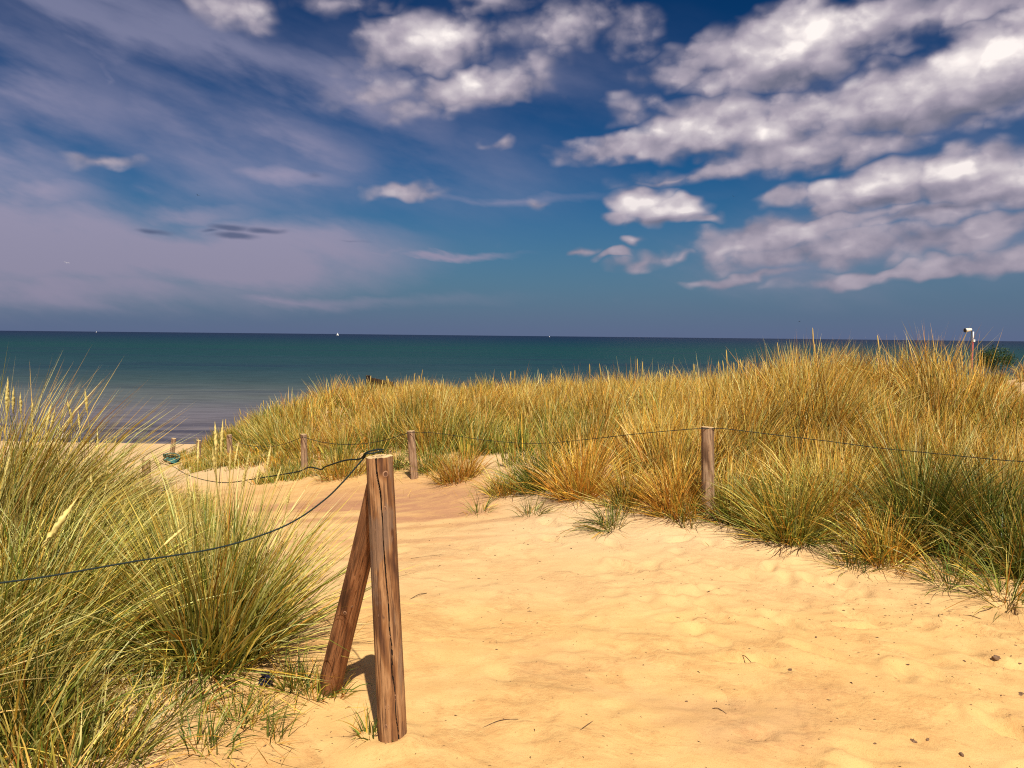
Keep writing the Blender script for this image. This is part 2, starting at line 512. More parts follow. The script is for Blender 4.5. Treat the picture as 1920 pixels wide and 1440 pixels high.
def mat_sea():
    m, t, out = new_mat('sea_water')
    g = t.n('ShaderNodeNewGeometry').outputs['Position']
    s = t.n('ShaderNodeSeparateXYZ')
    t.put(s.inputs[0], g)
    # depth follows the distance from the shore; sand bars and weed make it uneven
    ybar = t.noise(t.vmath('MULTIPLY', g, (0.006, 0.03, 0.0)), 1.0, 4, 0.55, 0.3).outputs[0]
    yy = t.math('MULTIPLY', s.outputs[1], t.math('MULTIPLY_ADD', ybar, 0.6, 0.70))
    ly = t.math('DIVIDE', t.math('LOGARITHM', t.math('DIVIDE', yy, 38.0), math.e), 4.6)
    c = t.ramp(ly, [(0.00, (0.125, 0.108, 0.118)), (0.08, (0.105, 0.100, 0.120)), (0.14, (0.075, 0.090, 0.092)), (0.19, (0.030, 0.055, 0.060)), (0.26, (0.013, 0.040, 0.052)),
                    (0.36, (0.006, 0.036, 0.043)), (0.48, (0.004, 0.036, 0.039)), (0.60, (0.003, 0.026, 0.040)), (0.74, (0.003, 0.018, 0.041)), (1.0, (0.004, 0.013, 0.038))])
    pt = t.noise(t.vmath('MULTIPLY', g, (0.010, 0.05, 0.0)), 1.0, 5, 0.6, 0.4).outputs[0]
    c = t.mix(t.smooth(pt, 0.50, 0.66, 0, 0.5), c, (0.008, 0.022, 0.045, 1))
    weed = t.noise(t.vmath('MULTIPLY', g, (0.07, 0.42, 0.0)), 1.0, 4, 0.55, 0.6).outputs[0]
    near = t.math('MULTIPLY', t.smooth(s.outputs[1], 52.0, 45.0), t.smooth(weed, 0.46, 0.58, 0, 0.7))
    c = t.mix(near, c, (0.026, 0.028, 0.050, 1))
    rip = t.noise(t.vmath('MULTIPLY', g, (0.25, 1.3, 0.0)), 1.0, 5, 0.62, 0.3).outputs[0]
    c = t.mix(1.0, c, t.ramp(rip, [(0.32, 0.72), (0.5, 1.0), (0.7, 1.22)]), 'MULTIPLY')
    b = principled(t, out, Base_Color=c, Roughness=0.45)
    b.inputs['Specular IOR Level'].default_value = 0.07
    b.inputs['IOR'].default_value = 1.33
    w1 = t.noise(t.vmath('MULTIPLY', g, (0.35, 0.95, 0.0)), 1.0, 6, 0.6, 0.4).outputs[0]
    bump(t, b, w1, 0.6, 0.35)
    return m


M_SAND = mat_sand()
M_GRASS = mat_grass()
M_SPIKE = mat_grass('seed_head', 0.12)
M_SEA = mat_sea()
M_WOOD = mat_wood('post_wood', (0.075, 0.032, 0.018), (0.25, 0.115, 0.045), (0.38, 0.21, 0.10), (0.20, 0.135, 0.095), 0.6)
M_WOOD2 = mat_wood('brace_wood', (0.06, 0.024, 0.010), (0.22, 0.088, 0.034), (0.32, 0.145, 0.062), (0.20, 0.10, 0.05), 0.3)
M_WOODG = mat_wood('grey_post_wood', (0.10, 0.055, 0.032), (0.27, 0.16, 0.092), (0.39, 0.26, 0.16), (0.29, 0.195, 0.13), 0.6)
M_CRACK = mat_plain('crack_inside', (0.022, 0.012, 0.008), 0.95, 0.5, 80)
M_CUT = mat_plain('cut_wood', (0.52, 0.37, 0.19), 0.85, 0.3, 60)
M_KNOT = mat_plain('knot_wood', (0.10, 0.045, 0.025), 0.8, 0.4, 120)
M_KNOTR = mat_plain('knot_ring_wood', (0.28, 0.15, 0.085), 0.8, 0.3, 120)
M_ROPE = mat_plain('rope_fibre', (0.006, 0.015, 0.014), 0.75, 0.4, 200)
M_TIMBER = mat_wood('dark_timber', (0.008, 0.005, 0.004), (0.025, 0.014, 0.010), (0.042, 0.024, 0.017), (0.03, 0.024, 0.02), 0.4)
M_DEBRIS = mat_plain('dry_plant_bits', (0.075, 0.042, 0.024), 0.9, 0.5, 90)
M_STONE = mat_plain('stone', (0.16, 0.095, 0.055), 0.9, 0.4, 60)

# ------------------------------------------------------------------ ground
SEA_Z = -4.0
GP = []      # ground control points (x, y, z)


def gpx(px, py, Y):
    p = at(px, py, Y)
    GP.append((p.x, p.y, p.z))


# the sand path
for p in [(-.45, 3.0, .0), (-.8, 3.5, .01), (0, 4.5, 0), (1, 3.5, 0), (2, 3.5, 0), (0, 2, 0), (2, 2, 0), (3.2, 3.2, 0.02), (-1.2, 2.2, 0.0), (0, -2, 0), (4, 0, 0.05), (-4, -1, .2), (4, -6, 0), (-4, -6, 0),
          (1.0, 5.2, 0.0), (-1, 6, -.07), (-2, 8.4, -.25), (-3.4, 11.4, -.52), (-6.3, 16, -1.15), (-9.2, 21, -1.8), (-9.5, 30, -2.85), (-10, 39.2, -4.0), (-25, 39.2, -4.0), (-25, 25, -2.6), (5, 41, -4.0), (20, 42, -4.0),
          (-25, 60, -5.2), (0, 60, -5.2), (25, 60, -5.2), (-12, 25.5, -2.35)]:
    GP.append(p)
# foot of the right-hand dune
for p in [(3.0, 4.73, .03), (2.0, 5.6, .03), (1.19, 6.16, .07), (-.05, 7.4, -.05), (-.95, 8.95, -.2), (-2.8, 10.9, -.43), (-5.3, 15, -.95), (-8.3, 21, -1.65)]:
    GP.append(p)
# dune body
for p in [(-5.5, 16.2, -.62), (-4.9, 16.5, -.22), (-3.9, 16.6, .08), (-2.0, 17, .08), (-.1, 16, .06), (1.4, 15, .12), (3.2, 14, .24), (3.3, 11, .52), (3.8, 9, .90), (4.6, 8.6, 1.02), (5.3, 8, .2), (5.6, 6.4, .12), (5.25, 8.9, .42), (5.9, 9.6, .12),
          (2.4, 7.4, .42), (1.2, 8.6, .30), (.35, 8.0, .16), (-.5, 9.5, .02), (-2.2, 11.4, -.22), (1.5, 7.0, .26), (0.6, 10.5, .22), (-1.2, 12.5, .10), (-3.0, 14, .0), (-4.5, 15.6, -.35), (6.6, 9.5, .0), (8.5, 13, -.3), (11, 18, -.35), (14.5, 23, -.1), (16.5, 25.5, .45), (20, 26, .5), (7, 17, .05), (2, 20, .0),
          (-3, 21, -.5), (-6, 22, -1.3), (8, 25, -.6), (3, 28, -1.6), (-3, 29, -2.1), (12, 31, -1.3), (20, 33, -1.2), (3.4, 6.1, .18), (4.6, 5.4, .1)]:
    GP.append(p)
# the left-hand hummock
for p in [(-2.0, 3.1, .04), (-1.35, 3.6, .05), (-2.3, 4.1, .24), (-3.0, 4.6, .38), (-3.8, 5, .5), (-2.5, 5.2, .12), (-2.9, 6.2, -.06), (-4.2, 6.8, .05), (-4.6, 10, -.66), (-3.2, 8.2, -.33), (-6, 9, -.5), (-8, 12, -1.1),
          (-1.6, 5.2, -.02), (-3.2, 3.2, .18), (-5, 3, .5), (-7, 17, -1.45), (-12, 14, -1.5)]:
    GP.append(p)
GP = np.array(GP)
_d = np.linalg.norm(GP[:, None, :2] - GP[None, :, :2], axis=2)
_n = len(GP)
_A = np.zeros((_n + 3, _n + 3))
_A[:_n, :_n] = _d - np.eye(_n) * 0.02
_A[:_n, _n] = 1
_A[:_n, _n + 1:] = GP[:, :2]
_A[_n:, :_n] = _A[:_n, _n:].T
_sol = np.linalg.solve(_A, np.concatenate([GP[:, 2], [0, 0, 0]]))


def profile(y):
    return np.interp(y, [-50, 14, 24, 40, 60, 120, 400], [0.3, 0.3, -.8, -4.0, -5.2, -8, -14])


def ground(x, y, detail=False):
    x = np.asarray(x, float)
    y = np.asarray(y, float)
    shp = x.shape
    xf, yf = x.ravel(), y.ravel()
    z = np.zeros(len(xf))
    for i in range(0, len(xf), 40000):
        xs, ys = xf[i:i + 40000], yf[i:i + 40000]
        r = np.sqrt((xs[:, None] - GP[None, :, 0]) ** 2 + (ys[:, None] - GP[None, :, 1]) ** 2 + 0.15)
        z[i:i + 40000] = r @ _sol[:_n] + _sol[_n] + _sol[_n + 1] * xs + _sol[_n + 2] * ys
    w = np.maximum(sstep(18, 34, np.abs(xf - 3)), np.maximum(sstep(42, 58, yf), sstep(-2, -8, yf)))
    z = z * (1 - w) + profile(yf) * w
    if detail:
        near = sstep(45, 8, yf)
        z = z + 0.020 * fbm(xf * 1.3, yf * 1.3, 3, 5) * near
        z = z + 0.018 * fbm(xf * 3.1 + .4 * yf, yf * 4.2, 4, 11) * sstep(16, 4, yf)
        z = z + 0.006 * np.abs(fbm(xf * 9.0, yf * 12.0, 4, 21)) * sstep(12, 4, yf)
    return z.reshape(shp)


def lines(lo, hi, a, b, fine, grow):
    mid = list(np.arange(a, b, fine))
    s, v, up = fine, b, []
    while v < hi:
        up.append(v)
        s *= grow
        v += s
    up.append(hi)
    s, v, dn = fine, a, []
    while v > lo:
        s *= grow
        v -= s
        dn.append(max(v, lo))
    return np.array(dn[::-1] + mid + up)


gx = lines(-450, 450, -2.3, 3.6, 0.021, 1.06)
gy = lines(-60, 420, 1.7, 6.0, 0.021, 1.03)
GX, GY = np.meshgrid(gx, gy)
GZ = ground(GX, GY, True)
rng = np.random.default_rng(7)
# old footprints and scuffs, softened by the wind
DENTS = []
for i in range(240):
    x, y = rng.uniform(-1.0, 4.2), rng.uniform(1.9, 6.4)
    if x < -0.2 and y < 4.2:
        continue
    DENTS.append((x, y, rng.uniform(.06, .13), rng.uniform(.035, .06), rng.uniform(0, math.pi), rng.uniform(.008, .022) * (1.3 if x > .9 else .5)))
for (x, y, a, b, th, dp) in DENTS:
    ix = np.searchsorted(gx, [x - .35, x + .35])
    iy = np.searchsorted(gy, [y - .35, y + .35])
    sx, sy = slice(ix[0], ix[1]), slice(iy[0], iy[1])
    dx, dy = GX[sy, sx] - x, GY[sy, sx] - y
    wob = 1 + .35 * fbm(dx * 14 + x * 9, dy * 14 + y * 9, 2, 3)
    q = np.sqrt(((dx * math.cos(th) + dy * math.sin(th)) / a) ** 2 + ((-dx * math.sin(th) + dy * math.cos(th)) / b) ** 2) * wob
    GZ[sy, sx] += -dp * np.exp(-q ** 2 * 1.1) + dp * .45 * np.exp(-((q - 1.5) / .45) ** 2)
# trails of newer footprints leading to the beach
for (x0, y0, x1, y1, n_, sd_) in ((2.7, 2.1, .2, 6.4, 13, 1), (3.3, 2.6, 1.4, 5.6, 9, 2), (1.9, 1.9, 2.9, 4.4, 8, 3)):
    rf = random.Random(sd_)
    hd = math.atan2(y1 - y0, x1 - x0)
    for k in range(n_):
        tt = k / (n_ - 1)
        off = .11 * (1 if k % 2 else -1)
        x = x0 + (x1 - x0) * tt - off * math.sin(hd) + rf.uniform(-.05, .05)
        y = y0 + (y1 - y0) * tt + off * math.cos(hd) + rf.uniform(-.05, .05)
        th = hd + rf.uniform(-.2, .2)
        ix = np.searchsorted(gx, [x - .35, x + .35])
        iy = np.searchsorted(gy, [y - .35, y + .35])
        sx, sy = slice(ix[0], ix[1]), slice(iy[0], iy[1])
        dx, dy = GX[sy, sx] - x, GY[sy, sx] - y
        u_ = dx * math.cos(th) + dy * math.sin(th)
        v_ = -dx * math.sin(th) + dy * math.cos(th)
        wdt = .048 + .014 * np.tanh(u_ * 14)
        q = np.sqrt((u_ / .135) ** 2 + (v_ / wdt) ** 2) * (1 + .22 * fbm(dx * 16 + x * 7, dy * 16 + y * 5, 3, 6))
        dpt = rf.uniform(.016, .028)
        GZ[sy, sx] += -dpt * sstep(1.25, .65, q) + dpt * .55 * np.exp(-((q - 1.5) / .28) ** 2) * (1 + .8 * fbm(dx * 20, dy * 20, 2, 9))
# drifted collar at the foot of the post and the brace
for (cx, cy) in ((-.455, 2.95), (-.78, 3.5)):
    rr = np.hypot(GX - cx, GY - cy)
    GZ += .034 * np.exp(-((rr - .085) / .055) ** 2) * (0.8 + .6 * fbm(GX * 9, GY * 9, 2, 8))
packed = sstep(.18, .42, fbm(GX * .55 + .3 * GY, GY * 1.9, 4, 31) + .35) * np.exp(-(((GX + 1.55) / 1.7) ** 2 + ((GY - 7.6) / 1.7) ** 2) ** 2)
packed = np.maximum(packed, .38 * sstep(.15, .6, fbm(GX * .9, GY * 1.6, 4, 44)) * sstep(1.9, 2.4, GY) * sstep(6.4, 5, GY) * sstep(-.6, .8, GX))
for (ex_, ey_, ea, eb, es) in ((-.75, 7.15, .55, .16, .9), (-.2, 6.75, .9, .10, .55), (-1.75, 7.3, .7, .12, .75), (-1.6, 8.3, .8, .14, .8), (-.9, 6.2, .9, .09, .5), (-1.2, 5.6, .8, .08, .4)):
    q_ = np.sqrt(((GX - ex_) / ea) ** 2 + ((GY - ey_) / eb) ** 2) * (1 + .35 * fbm(GX * 3, GY * 7, 3, 61))
    packed = np.maximum(packed, es * sstep(1.15, .75, q_))
loose = sstep(.02, .2, GZ + .1) * sstep(5, 6.6, GY) + sstep(9, 14, GY) + .45 * sstep(3.9, 5.0, GY) * sstep(9, 7, GY) * (1 - packed) + sstep(-.9, -1.6, GX) * sstep(6, 4, GY)
nx, ny = len(gx), len(gy)
V = np.stack([GX.ravel(), GY.ravel(), GZ.ravel()], 1)
ii = np.arange(nx * ny).reshape(ny, nx)
Fq = np.stack([ii[:-1, :-1].ravel(), ii[:-1, 1:].ravel(), ii[1:, 1:].ravel(), ii[1:, :-1].ravel()], 1)
colr = np.stack([packed.ravel(), np.clip(loose, 0, 1).ravel(), np.zeros(nx * ny)], 1)
gobj = link('ground', mesh_np('ground', V, [Fq], M_SAND, True, colr))
tag(gobj, 'pale golden beach sand path with soft dents between the grassy dunes', kind='structure')


def gz(x, y):
    """height of the modelled surface (bilinear in the grid)"""
    i = np.clip(np.searchsorted(gx, x) - 1, 0, nx - 2)
    j = np.clip(np.searchsorted(gy, y) - 1, 0, ny - 2)
    fx = (x - gx[i]) / (gx[i + 1] - gx[i])
    fy = (y - gy[j]) / (gy[j + 1] - gy[j])
    return (GZ[j, i] * (1 - fx) + GZ[j, i + 1] * fx) * (1 - fy) + (GZ[j + 1, i] * (1 - fx) + GZ[j + 1, i + 1] * fx) * fy


def hit(px, py):
    """where the sight line through a photo position meets the ground"""
    d = ray(px, py)
    t = np.linspace(1.2, 45, 3000)
    P = np.array(CAM)[None] + t[:, None] * np.array(d)[None]
    below = P[:, 2] < gz(P[:, 0], P[:, 1])
    k = int(np.argmax(below)) if below.any() else len(t) - 1
    return Vector(P[k])


# ------------------------------------------------------------------ sea
sx = lines(-9000, 9000, -60, 60, 4.0, 1.25)
sy = lines(20, 30000, 30, 120, 3.0, 1.2)
SX, SY = np.meshgrid(sx, sy)
SZ = SEA_Z + .03 * fbm(SX * .08, SY * .22, 3, 77) * sstep(200, 60, SY)
si = np.arange(SX.size).reshape(SX.shape)
sobj = link('sea', mesh_np('sea', np.stack([SX.ravel(), SY.ravel(), SZ.ravel()], 1),
                           [np.stack([si[:-1, :-1].ravel(), si[:-1, 1:].ravel(), si[1:, 1:].ravel(), si[1:, :-1].ravel()], 1)], M_SEA))
tag(sobj, 'calm teal sea reaching to a straight dark blue horizon', kind='structure')


# ------------------------------------------------------------------ wooden posts
def log_mesh(name, L, r0, r1, seed, mat, cracks=(), nseg=64, nring=90, rough=1.0, top_tilt=0.0, cut=True):
    th = np.linspace(0, 2 * math.pi, nseg, endpoint=False)
    s = np.linspace(0, 1, nring)
    TH, S = np.meshgrid(th, s)
    rad = r0 + (r1 - r0) * S
    zz = S * L
    grain = fbm(np.cos(TH) * 5 + seed, np.sin(TH) * 5 + zz * 1.2, 4, seed)
    grain2 = fbm(TH * 7.0, zz * 2.0, 3, seed + 3) * np.minimum(1, np.abs(TH - math.pi) * -4 + 4 * math.pi) * .5
    rad = rad * (1 + rough * (.030 * grain + .018 * grain2 + .02 * np.cos(2 * TH + seed)))
    deep = np.zeros_like(rad)
    for (a0, a1, s0, s1, wid, dep, wob) in cracks:
        k = np.clip((S - s0) / (s1 - s0), 0, 1)
        ang = a0 + (a1 - a0) * k + wob * fbm(zz * 3.0 + seed, zz * 0 + 1.3, 3, seed + 9)
        dd = np.abs((TH - ang + math.pi) % (2 * math.pi) - math.pi)
        ins = sstep(s0 - .02, s0 + .03, S) * sstep(s1 + .02, s1 - .03, S)
        wv_ = wid * (.62 + .75 * fbm(zz * 7.0 + seed, zz * 0 + 4.4, 3, seed + 17))
        cut_ = dep * ins * np.clip(1 - dd / np.maximum(wv_, .02), 0, 1) ** 0.6
        rad = rad - cut_
        deep = np.maximum(deep, cut_)
    bx_ = .006 * rough * fbm(zz * .9 + seed, zz * 0, 2, seed + 5)
    V = np.stack([rad * np.cos(TH) + bx_, rad * np.sin(TH), zz], 2)
    V[-1, :, 2] += top_tilt * V[-1, :, 0] + .003 * fbm(np.cos(th) * 4, np.sin(th) * 4, 2, seed)
    V = V.reshape(-1, 3)
    idx = np.arange(nseg * nring).reshape(nring, nseg)
    nx_ = np.roll(idx, -1, 1)
    F1 = np.stack([idx[:-1].ravel(), nx_[:-1].ravel(), nx_[1:].ravel(), idx[1:].ravel()], 1)
    me = mesh_np(name, V, [F1], mat)
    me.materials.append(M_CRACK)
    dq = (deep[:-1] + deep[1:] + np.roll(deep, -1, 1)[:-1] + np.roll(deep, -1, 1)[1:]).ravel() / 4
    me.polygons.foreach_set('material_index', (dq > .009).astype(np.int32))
    # sawn top as a separate mesh (its own look)
    ring = V[-nseg:]
    inner = ring * np.array([.55, .55, 1]) + np.array([0, 0, -.002])
    cen = ring.mean(0, keepdims=True)
    Vt = np.concatenate([ring + [0, 0, .0005], inner, cen])
    a = np.arange(nseg)
    b = np.roll(a, -1)
    Ft = [np.stack([a, b, b + nseg, a + nseg], 1), np.stack([a + nseg, b + nseg, np.full(nseg, 2 * nseg)], 1)]
    mt = mesh_np(name + '_top', Vt, Ft, M_CUT)
    return me, mt


def orient(p0, p1):
    z = (p1 - p0).normalized()
    x = Vector((1, 0, 0))
    x = (x - z * x.dot(z)).normalized()
    return Matrix((x, z.cross(x), z)).transposed().to_quaternion()


def surf_point(me_dims, ang, s):
    L, r0, r1 = me_dims
    r = r0 + (r1 - r0) * s
    return Vector((r * math.cos(ang), r * math.sin(ang), s * L))


def knot_meshes():
    n = 12
    a = np.linspace(0, 2 * math.pi, n, endpoint=False)
    rings = [(1.0, 0.0), (.85, .17), (.62, .19), (.5, .13)]
    V = np.concatenate([np.stack([r * np.cos(a), 1.15 * r * np.sin(a), np.full(n, h)], 1) for r, h in rings] + [np.array([[0, 0, .12]])])
    Fs = []
    for k in range(len(rings) - 1):
        Fs.append(np.stack([a * 0, ], 1) if False else np.stack([np.arange(n) + k * n, (np.arange(n) + 1) % n + k * n, (np.arange(n) + 1) % n + (k + 1) * n, np.arange(n) + (k + 1) * n], 1))
    k = len(rings) - 1
    T3 = np.stack([np.arange(n) + k * n, (np.arange(n) + 1) % n + k * n, np.full(n, n * len(rings))], 1)
    me = mesh_np('knot', V, Fs + [T3], M_KNOTR)
    me.materials.append(M_KNOT)
    mi = np.zeros(len(me.polygons), np.int32)
    mi[n * 2:] = 1
    me.polygons.foreach_set('material_index', mi)
    return me


KNOT = knot_meshes()


def add_knot(parent, dims, ang, s, size):
    p = surf_point(dims, ang, s)
    nrm = Vector((math.cos(ang), math.sin(ang), 0))
    z = Vector((0, 0, 1))
    x = z.cross(nrm)
    o = link('knot', KNOT, parent)
    o.matrix_parent_inverse = Matrix.Identity(4)
    M = Matrix((x * size, z * size, nrm * size)).transposed().to_4x4()
    M.translation = p - nrm * size * .14
    o.matrix_local = M
    return o


# the big post by the path, with its leaning brace
pb = at(735, 1400, 2.95)
pb.z = float(gz(pb.x, pb.y))
pt_ = at(712, 856, pb.y)
root = link('braced_fence_post', None, None, pb)
tag(root, 'tall cracked brown fence post with a slanted brace pole, beside the sand path', 'fence post', 'rope fence posts')
ax = (pt_ - pb)
L = ax.length + .25
dims = (L, .0565, .0495)
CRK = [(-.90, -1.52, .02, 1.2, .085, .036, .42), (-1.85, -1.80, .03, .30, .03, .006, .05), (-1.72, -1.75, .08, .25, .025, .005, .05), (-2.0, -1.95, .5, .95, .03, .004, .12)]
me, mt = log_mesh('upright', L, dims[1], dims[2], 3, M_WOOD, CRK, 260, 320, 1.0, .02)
up = link('upright', me, root)
up.rotation_mode = 'QUATERNION'
up.rotation_quaternion = orient(pb, pt_)
up.location = -ax.normalized() * .25
topo = link('sawn_top', mt, up)
for (ang, s, size) in [(-1.02, .955, .0085), (-1.84, .885, .0065), (-1.66, .905, .004), (-1.90, .80, .004), (-1.22, .86, .0065), (-1.70, .665, .0045), (-1.66, .755, .004), (-1.62, .30, .0075), (-1.12, .325, .008),
                       (-1.80, .245, .006), (-1.22, .215, .0075), (-1.95, .56, .0035), (-1.3, .50, .004)]:
    add_knot(up, dims, ang, s, size * 1.4)
bb = hit(620, 1292)
bb.z = float(gz(bb.x, bb.y))
bt = at(706, 908, pb.y + .10)
ax2 = bt - bb
ext = ax2.normalized()
L2 = ax2.length + .20
dims2 = (L2, .0505, .041)
me, mt = log_mesh('brace_pole', L2, dims2[1], dims2[2], 12, M_WOOD2, [(-1.4, -1.2, .3, .85, .03, .006, .2), (-1.9, -1.7, .25, .7, .025, .005, .2)], 120, 200, 1.1)
br = link('brace_pole', me, root)
br.rotation_mode = 'QUATERNION'
br.rotation_quaternion = orient(bb, bt)
br.location = (bb - ext * .2) - pb
link('sawn_end', mt, br)
for (ang, s, size) in [(-1.75, .52, .008), (-1.25, .55, .005), (-1.1, .86, .005)]:
    add_knot(br, dims2, ang, s, size)

# the other posts of the rope fence
POSTS = [  # top px, base px, depth, width px, label, seed
    ((1327, 801), (1328, 962), 6.3, 24, 'grey-brown round post half sunk in the sand before the tall dune grass, tied with wire', 21),
    ((770, 808), (776, 911), 9.4, 15.5, 'slim leaning grey post on the sand behind the big braced post', 34),
    ((569, 814), (571, 906), 11.0, 12.5, 'thin pale post between the foreground tussock and the big braced post', 47),
    ((430, 815), (432, 905), 14.0, 10.5, 'thin dark post against the green end of the dune', 52),
    ((373, 826), (373, 900), 16.8, 8.5, 'thin reddish post just below the end of the dune, before the sea', 66),
    ((326, 822), (322, 880), 19.8, 9.0, 'far whitish post standing in front of the water edge', 71),
    ((273, 861), (276, 955), 9.6, 15.5, 'short brown post standing among the foreground grass at the beach end', 88),
]
PTOP = []
for (tp, bs, Y, wpx, lab, seed) in POSTS:
    a, b = at(bs[0], bs[1], Y), at(tp[0], tp[1], Y)
    z0 = float(gz(a.x, a.y))
    a.z = z0
    rr = wpx / F * Y / 2
    axp = (b - a)
    Lp = axp.length + .2
    rt = link('fence_post', None, None, a)
    tag(rt, lab, 'fence post', 'rope fence posts')
    me, mt = log_mesh('shaft', Lp, rr * 1.04, rr * .97, seed, M_WOODG, [(-1.9, -1.7, .25, 1.1, .07, .010, .2), (-1.1, -1.2, .3, .9, .05, .007, .2)], 48, 60, 1.4, random.Random(seed).uniform(-.15, .15))
    sh = link('shaft', me, rt)
    sh.rotation_mode = 'QUATERNION'
    sh.rotation_quaternion = orient(a, b)
    sh.location = -axp.normalized() * .2
    link('sawn_top', mt, sh)
    PTOP.append(b.copy())


# ------------------------------------------------------------------ ropes
def catmull(P, step):
    P = [Vector(p) for p in P]
    P = [P[0] * 2 - P[1]] + P + [P[-1] * 2 - P[-2]]
    out = []
    for i in range(1, len(P) - 2):
        n = max(2, int((P[i + 1] - P[i]).length / step))
        for k in range(n):
            t = k / n
            p0, p1, p2, p3 = P[i - 1], P[i], P[i + 1], P[i + 2]
            out.append(.5 * ((2 * p1) + (p2 - p0) * t + (2 * p0 - 5 * p1 + 4 * p2 - p3) * t * t + (3 * p1 - p0 - 3 * p2 + p3) * t ** 3))
    out.append(P[-2])
    return out


def rope_mesh(name, P, rad, step, mat=M_ROPE, sides=9, pitch=.035, strands=3, taper=None):
    pts = catmull(P, step)
    n = len(pts)
    A = np.array(pts)
    tg = np.gradient(A, axis=0)
    tg /= np.linalg.norm(tg, axis=1)[:, None]
    upv = np.array([0.02, .1, 1.0])
    s1 = np.cross(tg, upv)
    s1 /= np.linalg.norm(s1, axis=1)[:, None]
    s2 = np.cross(tg, s1)
    arc = np.concatenate([[0], np.cumsum(np.linalg.norm(np.diff(A, axis=0), axis=1))])
    ph = np.linspace(0, 2 * math.pi, sides, endpoint=False)
    PH = ph[None] + 0 * arc[:, None]
    rr = rad * (.80 + .28 * np.abs(np.cos(strands / 2 * (PH - 2 * math.pi * arc[:, None] / pitch))))
    if taper is not None:
        rr = rr * taper(arc / arc[-1])[:, None]
    V = A[:, None] + rr[..., None] * (np.cos(PH)[..., None] * s1[:, None] + np.sin(PH)[..., None] * s2[:, None])
    idx = np.arange(n * sides).reshape(n, sides)
    nxt = np.roll(idx, -1, 1)
    Fq = np.stack([idx[:-1].ravel(), nxt[:-1].ravel(), nxt[1:].ravel(), idx[1:].ravel()], 1)
    return mesh_np(name, V.reshape(-1, 3), [Fq], mat)


def sag(a, b, drop, n=8, wob=0.0, seed=0):
    r = random.Random(seed)
    out = []
    for i in range(n + 1):
        t = i / n
        p = a.lerp(b, t)
        p.z -= drop * 4 * t * (1 - t)
        if 0 < i < n:
            p.z += r.uniform(-wob, wob)
        out.append(p)
    return out


ptop = pt_ + Vector((0, 0, .006))
on_top = [ptop + Vector((-.046, -.012, .005)), ptop + Vector((-.02, -.012, .008)), ptop + Vector((.004, -.002, .014)), ptop + Vector((.010, .018, .006))]
near = [at(x, y, Y) for x, y, Y in [(682, 859, 2.98), (664, 880, 2.97), (640, 907, 2.95), (610, 936, 2.93), (560, 972, 2.89), (500, 1000, 2.84), (400, 1029, 2.76), (250, 1053, 2.66), (100, 1079, 2.57), (0, 1093, 2.5), (-160, 1112, 2.4), (-420, 1120, 2.3)]]
o = link('rope', rope_mesh('rope', on_top[::-1] + near, .0030, .004))
tag(o, 'dark green twisted rope sagging from the big post across the foreground tussocks', 'rope', 'fence ropes')
far_pts = [at(x, y, Y) for x, y, Y in [(676, 860, 3.02), (655, 862, 3.15), (640, 865, 3.25), (610, 875, 3.5), (602, 880, 3.55), (580, 876, 3.75), (560, 884, 4.0), (520, 891, 4.5), (470, 899, 5.2), (420, 905, 6.0), (375, 898, 7.0), (345, 887, 7.9), (322, 874, 8.6), (285, 866, 9.55)]]
o = link('rope', rope_mesh('rope', [ptop + Vector((.012, .012, .018)), ptop + Vector((-.012, -.002, .020)), ptop + Vector((-.05, -.002, .008))] + far_pts, .0032, .006))
tag(o, 'dark rope running from the big post towards the beach, kinked near the post', 'rope', 'fence ropes')
t1 = PTOP[0] + Vector((0, -.05, -.004))
t2 = PTOP[1] + Vector((0, -.06, -.01))
mid_r = [at(x, y, Y) for x, y, Y in [(1290, 805, 6.3), (1200, 813, 6.6), (1100, 824, 7.1), (1020, 831, 7.6), (960, 830, 8.0), (900, 824, 8.5), (840, 815, 8.9), (800, 811, 9.2)]]
o = link('rope', rope_mesh('rope', [t1] + mid_r + [t2], .0027, .012))
tag(o, 'thin dark line strung between the two grey posts before the dune grass', 'rope', 'fence ropes')
rr_ = [at(x, y, Y) for x, y, Y in [(1360, 804, 6.25), (1450, 815, 6.05), (1550, 827, 5.8), (1650, 840, 5.6), (1750, 850, 5.4), (1850, 860, 5.2), (1925, 866, 5.05), (2100, 875, 4.8), (2400, 880, 4.5)]]
o = link('rope', rope_mesh('rope', [t1 + Vector((.02, 0, 0))] + rr_, .0027, .012))
tag(o, 'thin dark line running from the half-sunk post past the green tussock out of the picture', 'rope', 'fence ropes')
far2 = sag(PTOP[1] + Vector((-.03, -.05, -.02)), PTOP[2] + Vector((0, -.05, -.03)), .12, 8) 
o = link('rope', rope_mesh('rope', far2, .004, .03, sides=5))
tag(o, 'faint dark line between the slim leaning post and the thin pale post', 'rope', 'fence ropes')
far3 = sag(PTOP[2] + Vector((0, -.05, -.03)), PTOP[3] + Vector((0, -.05, -.03)), .16, 8)
o = link('rope', rope_mesh('rope', far3, .004, .03, sides=5))
tag(o, 'faint dark line between the thin pale post and the dark post further down', 'rope', 'fence ropes')


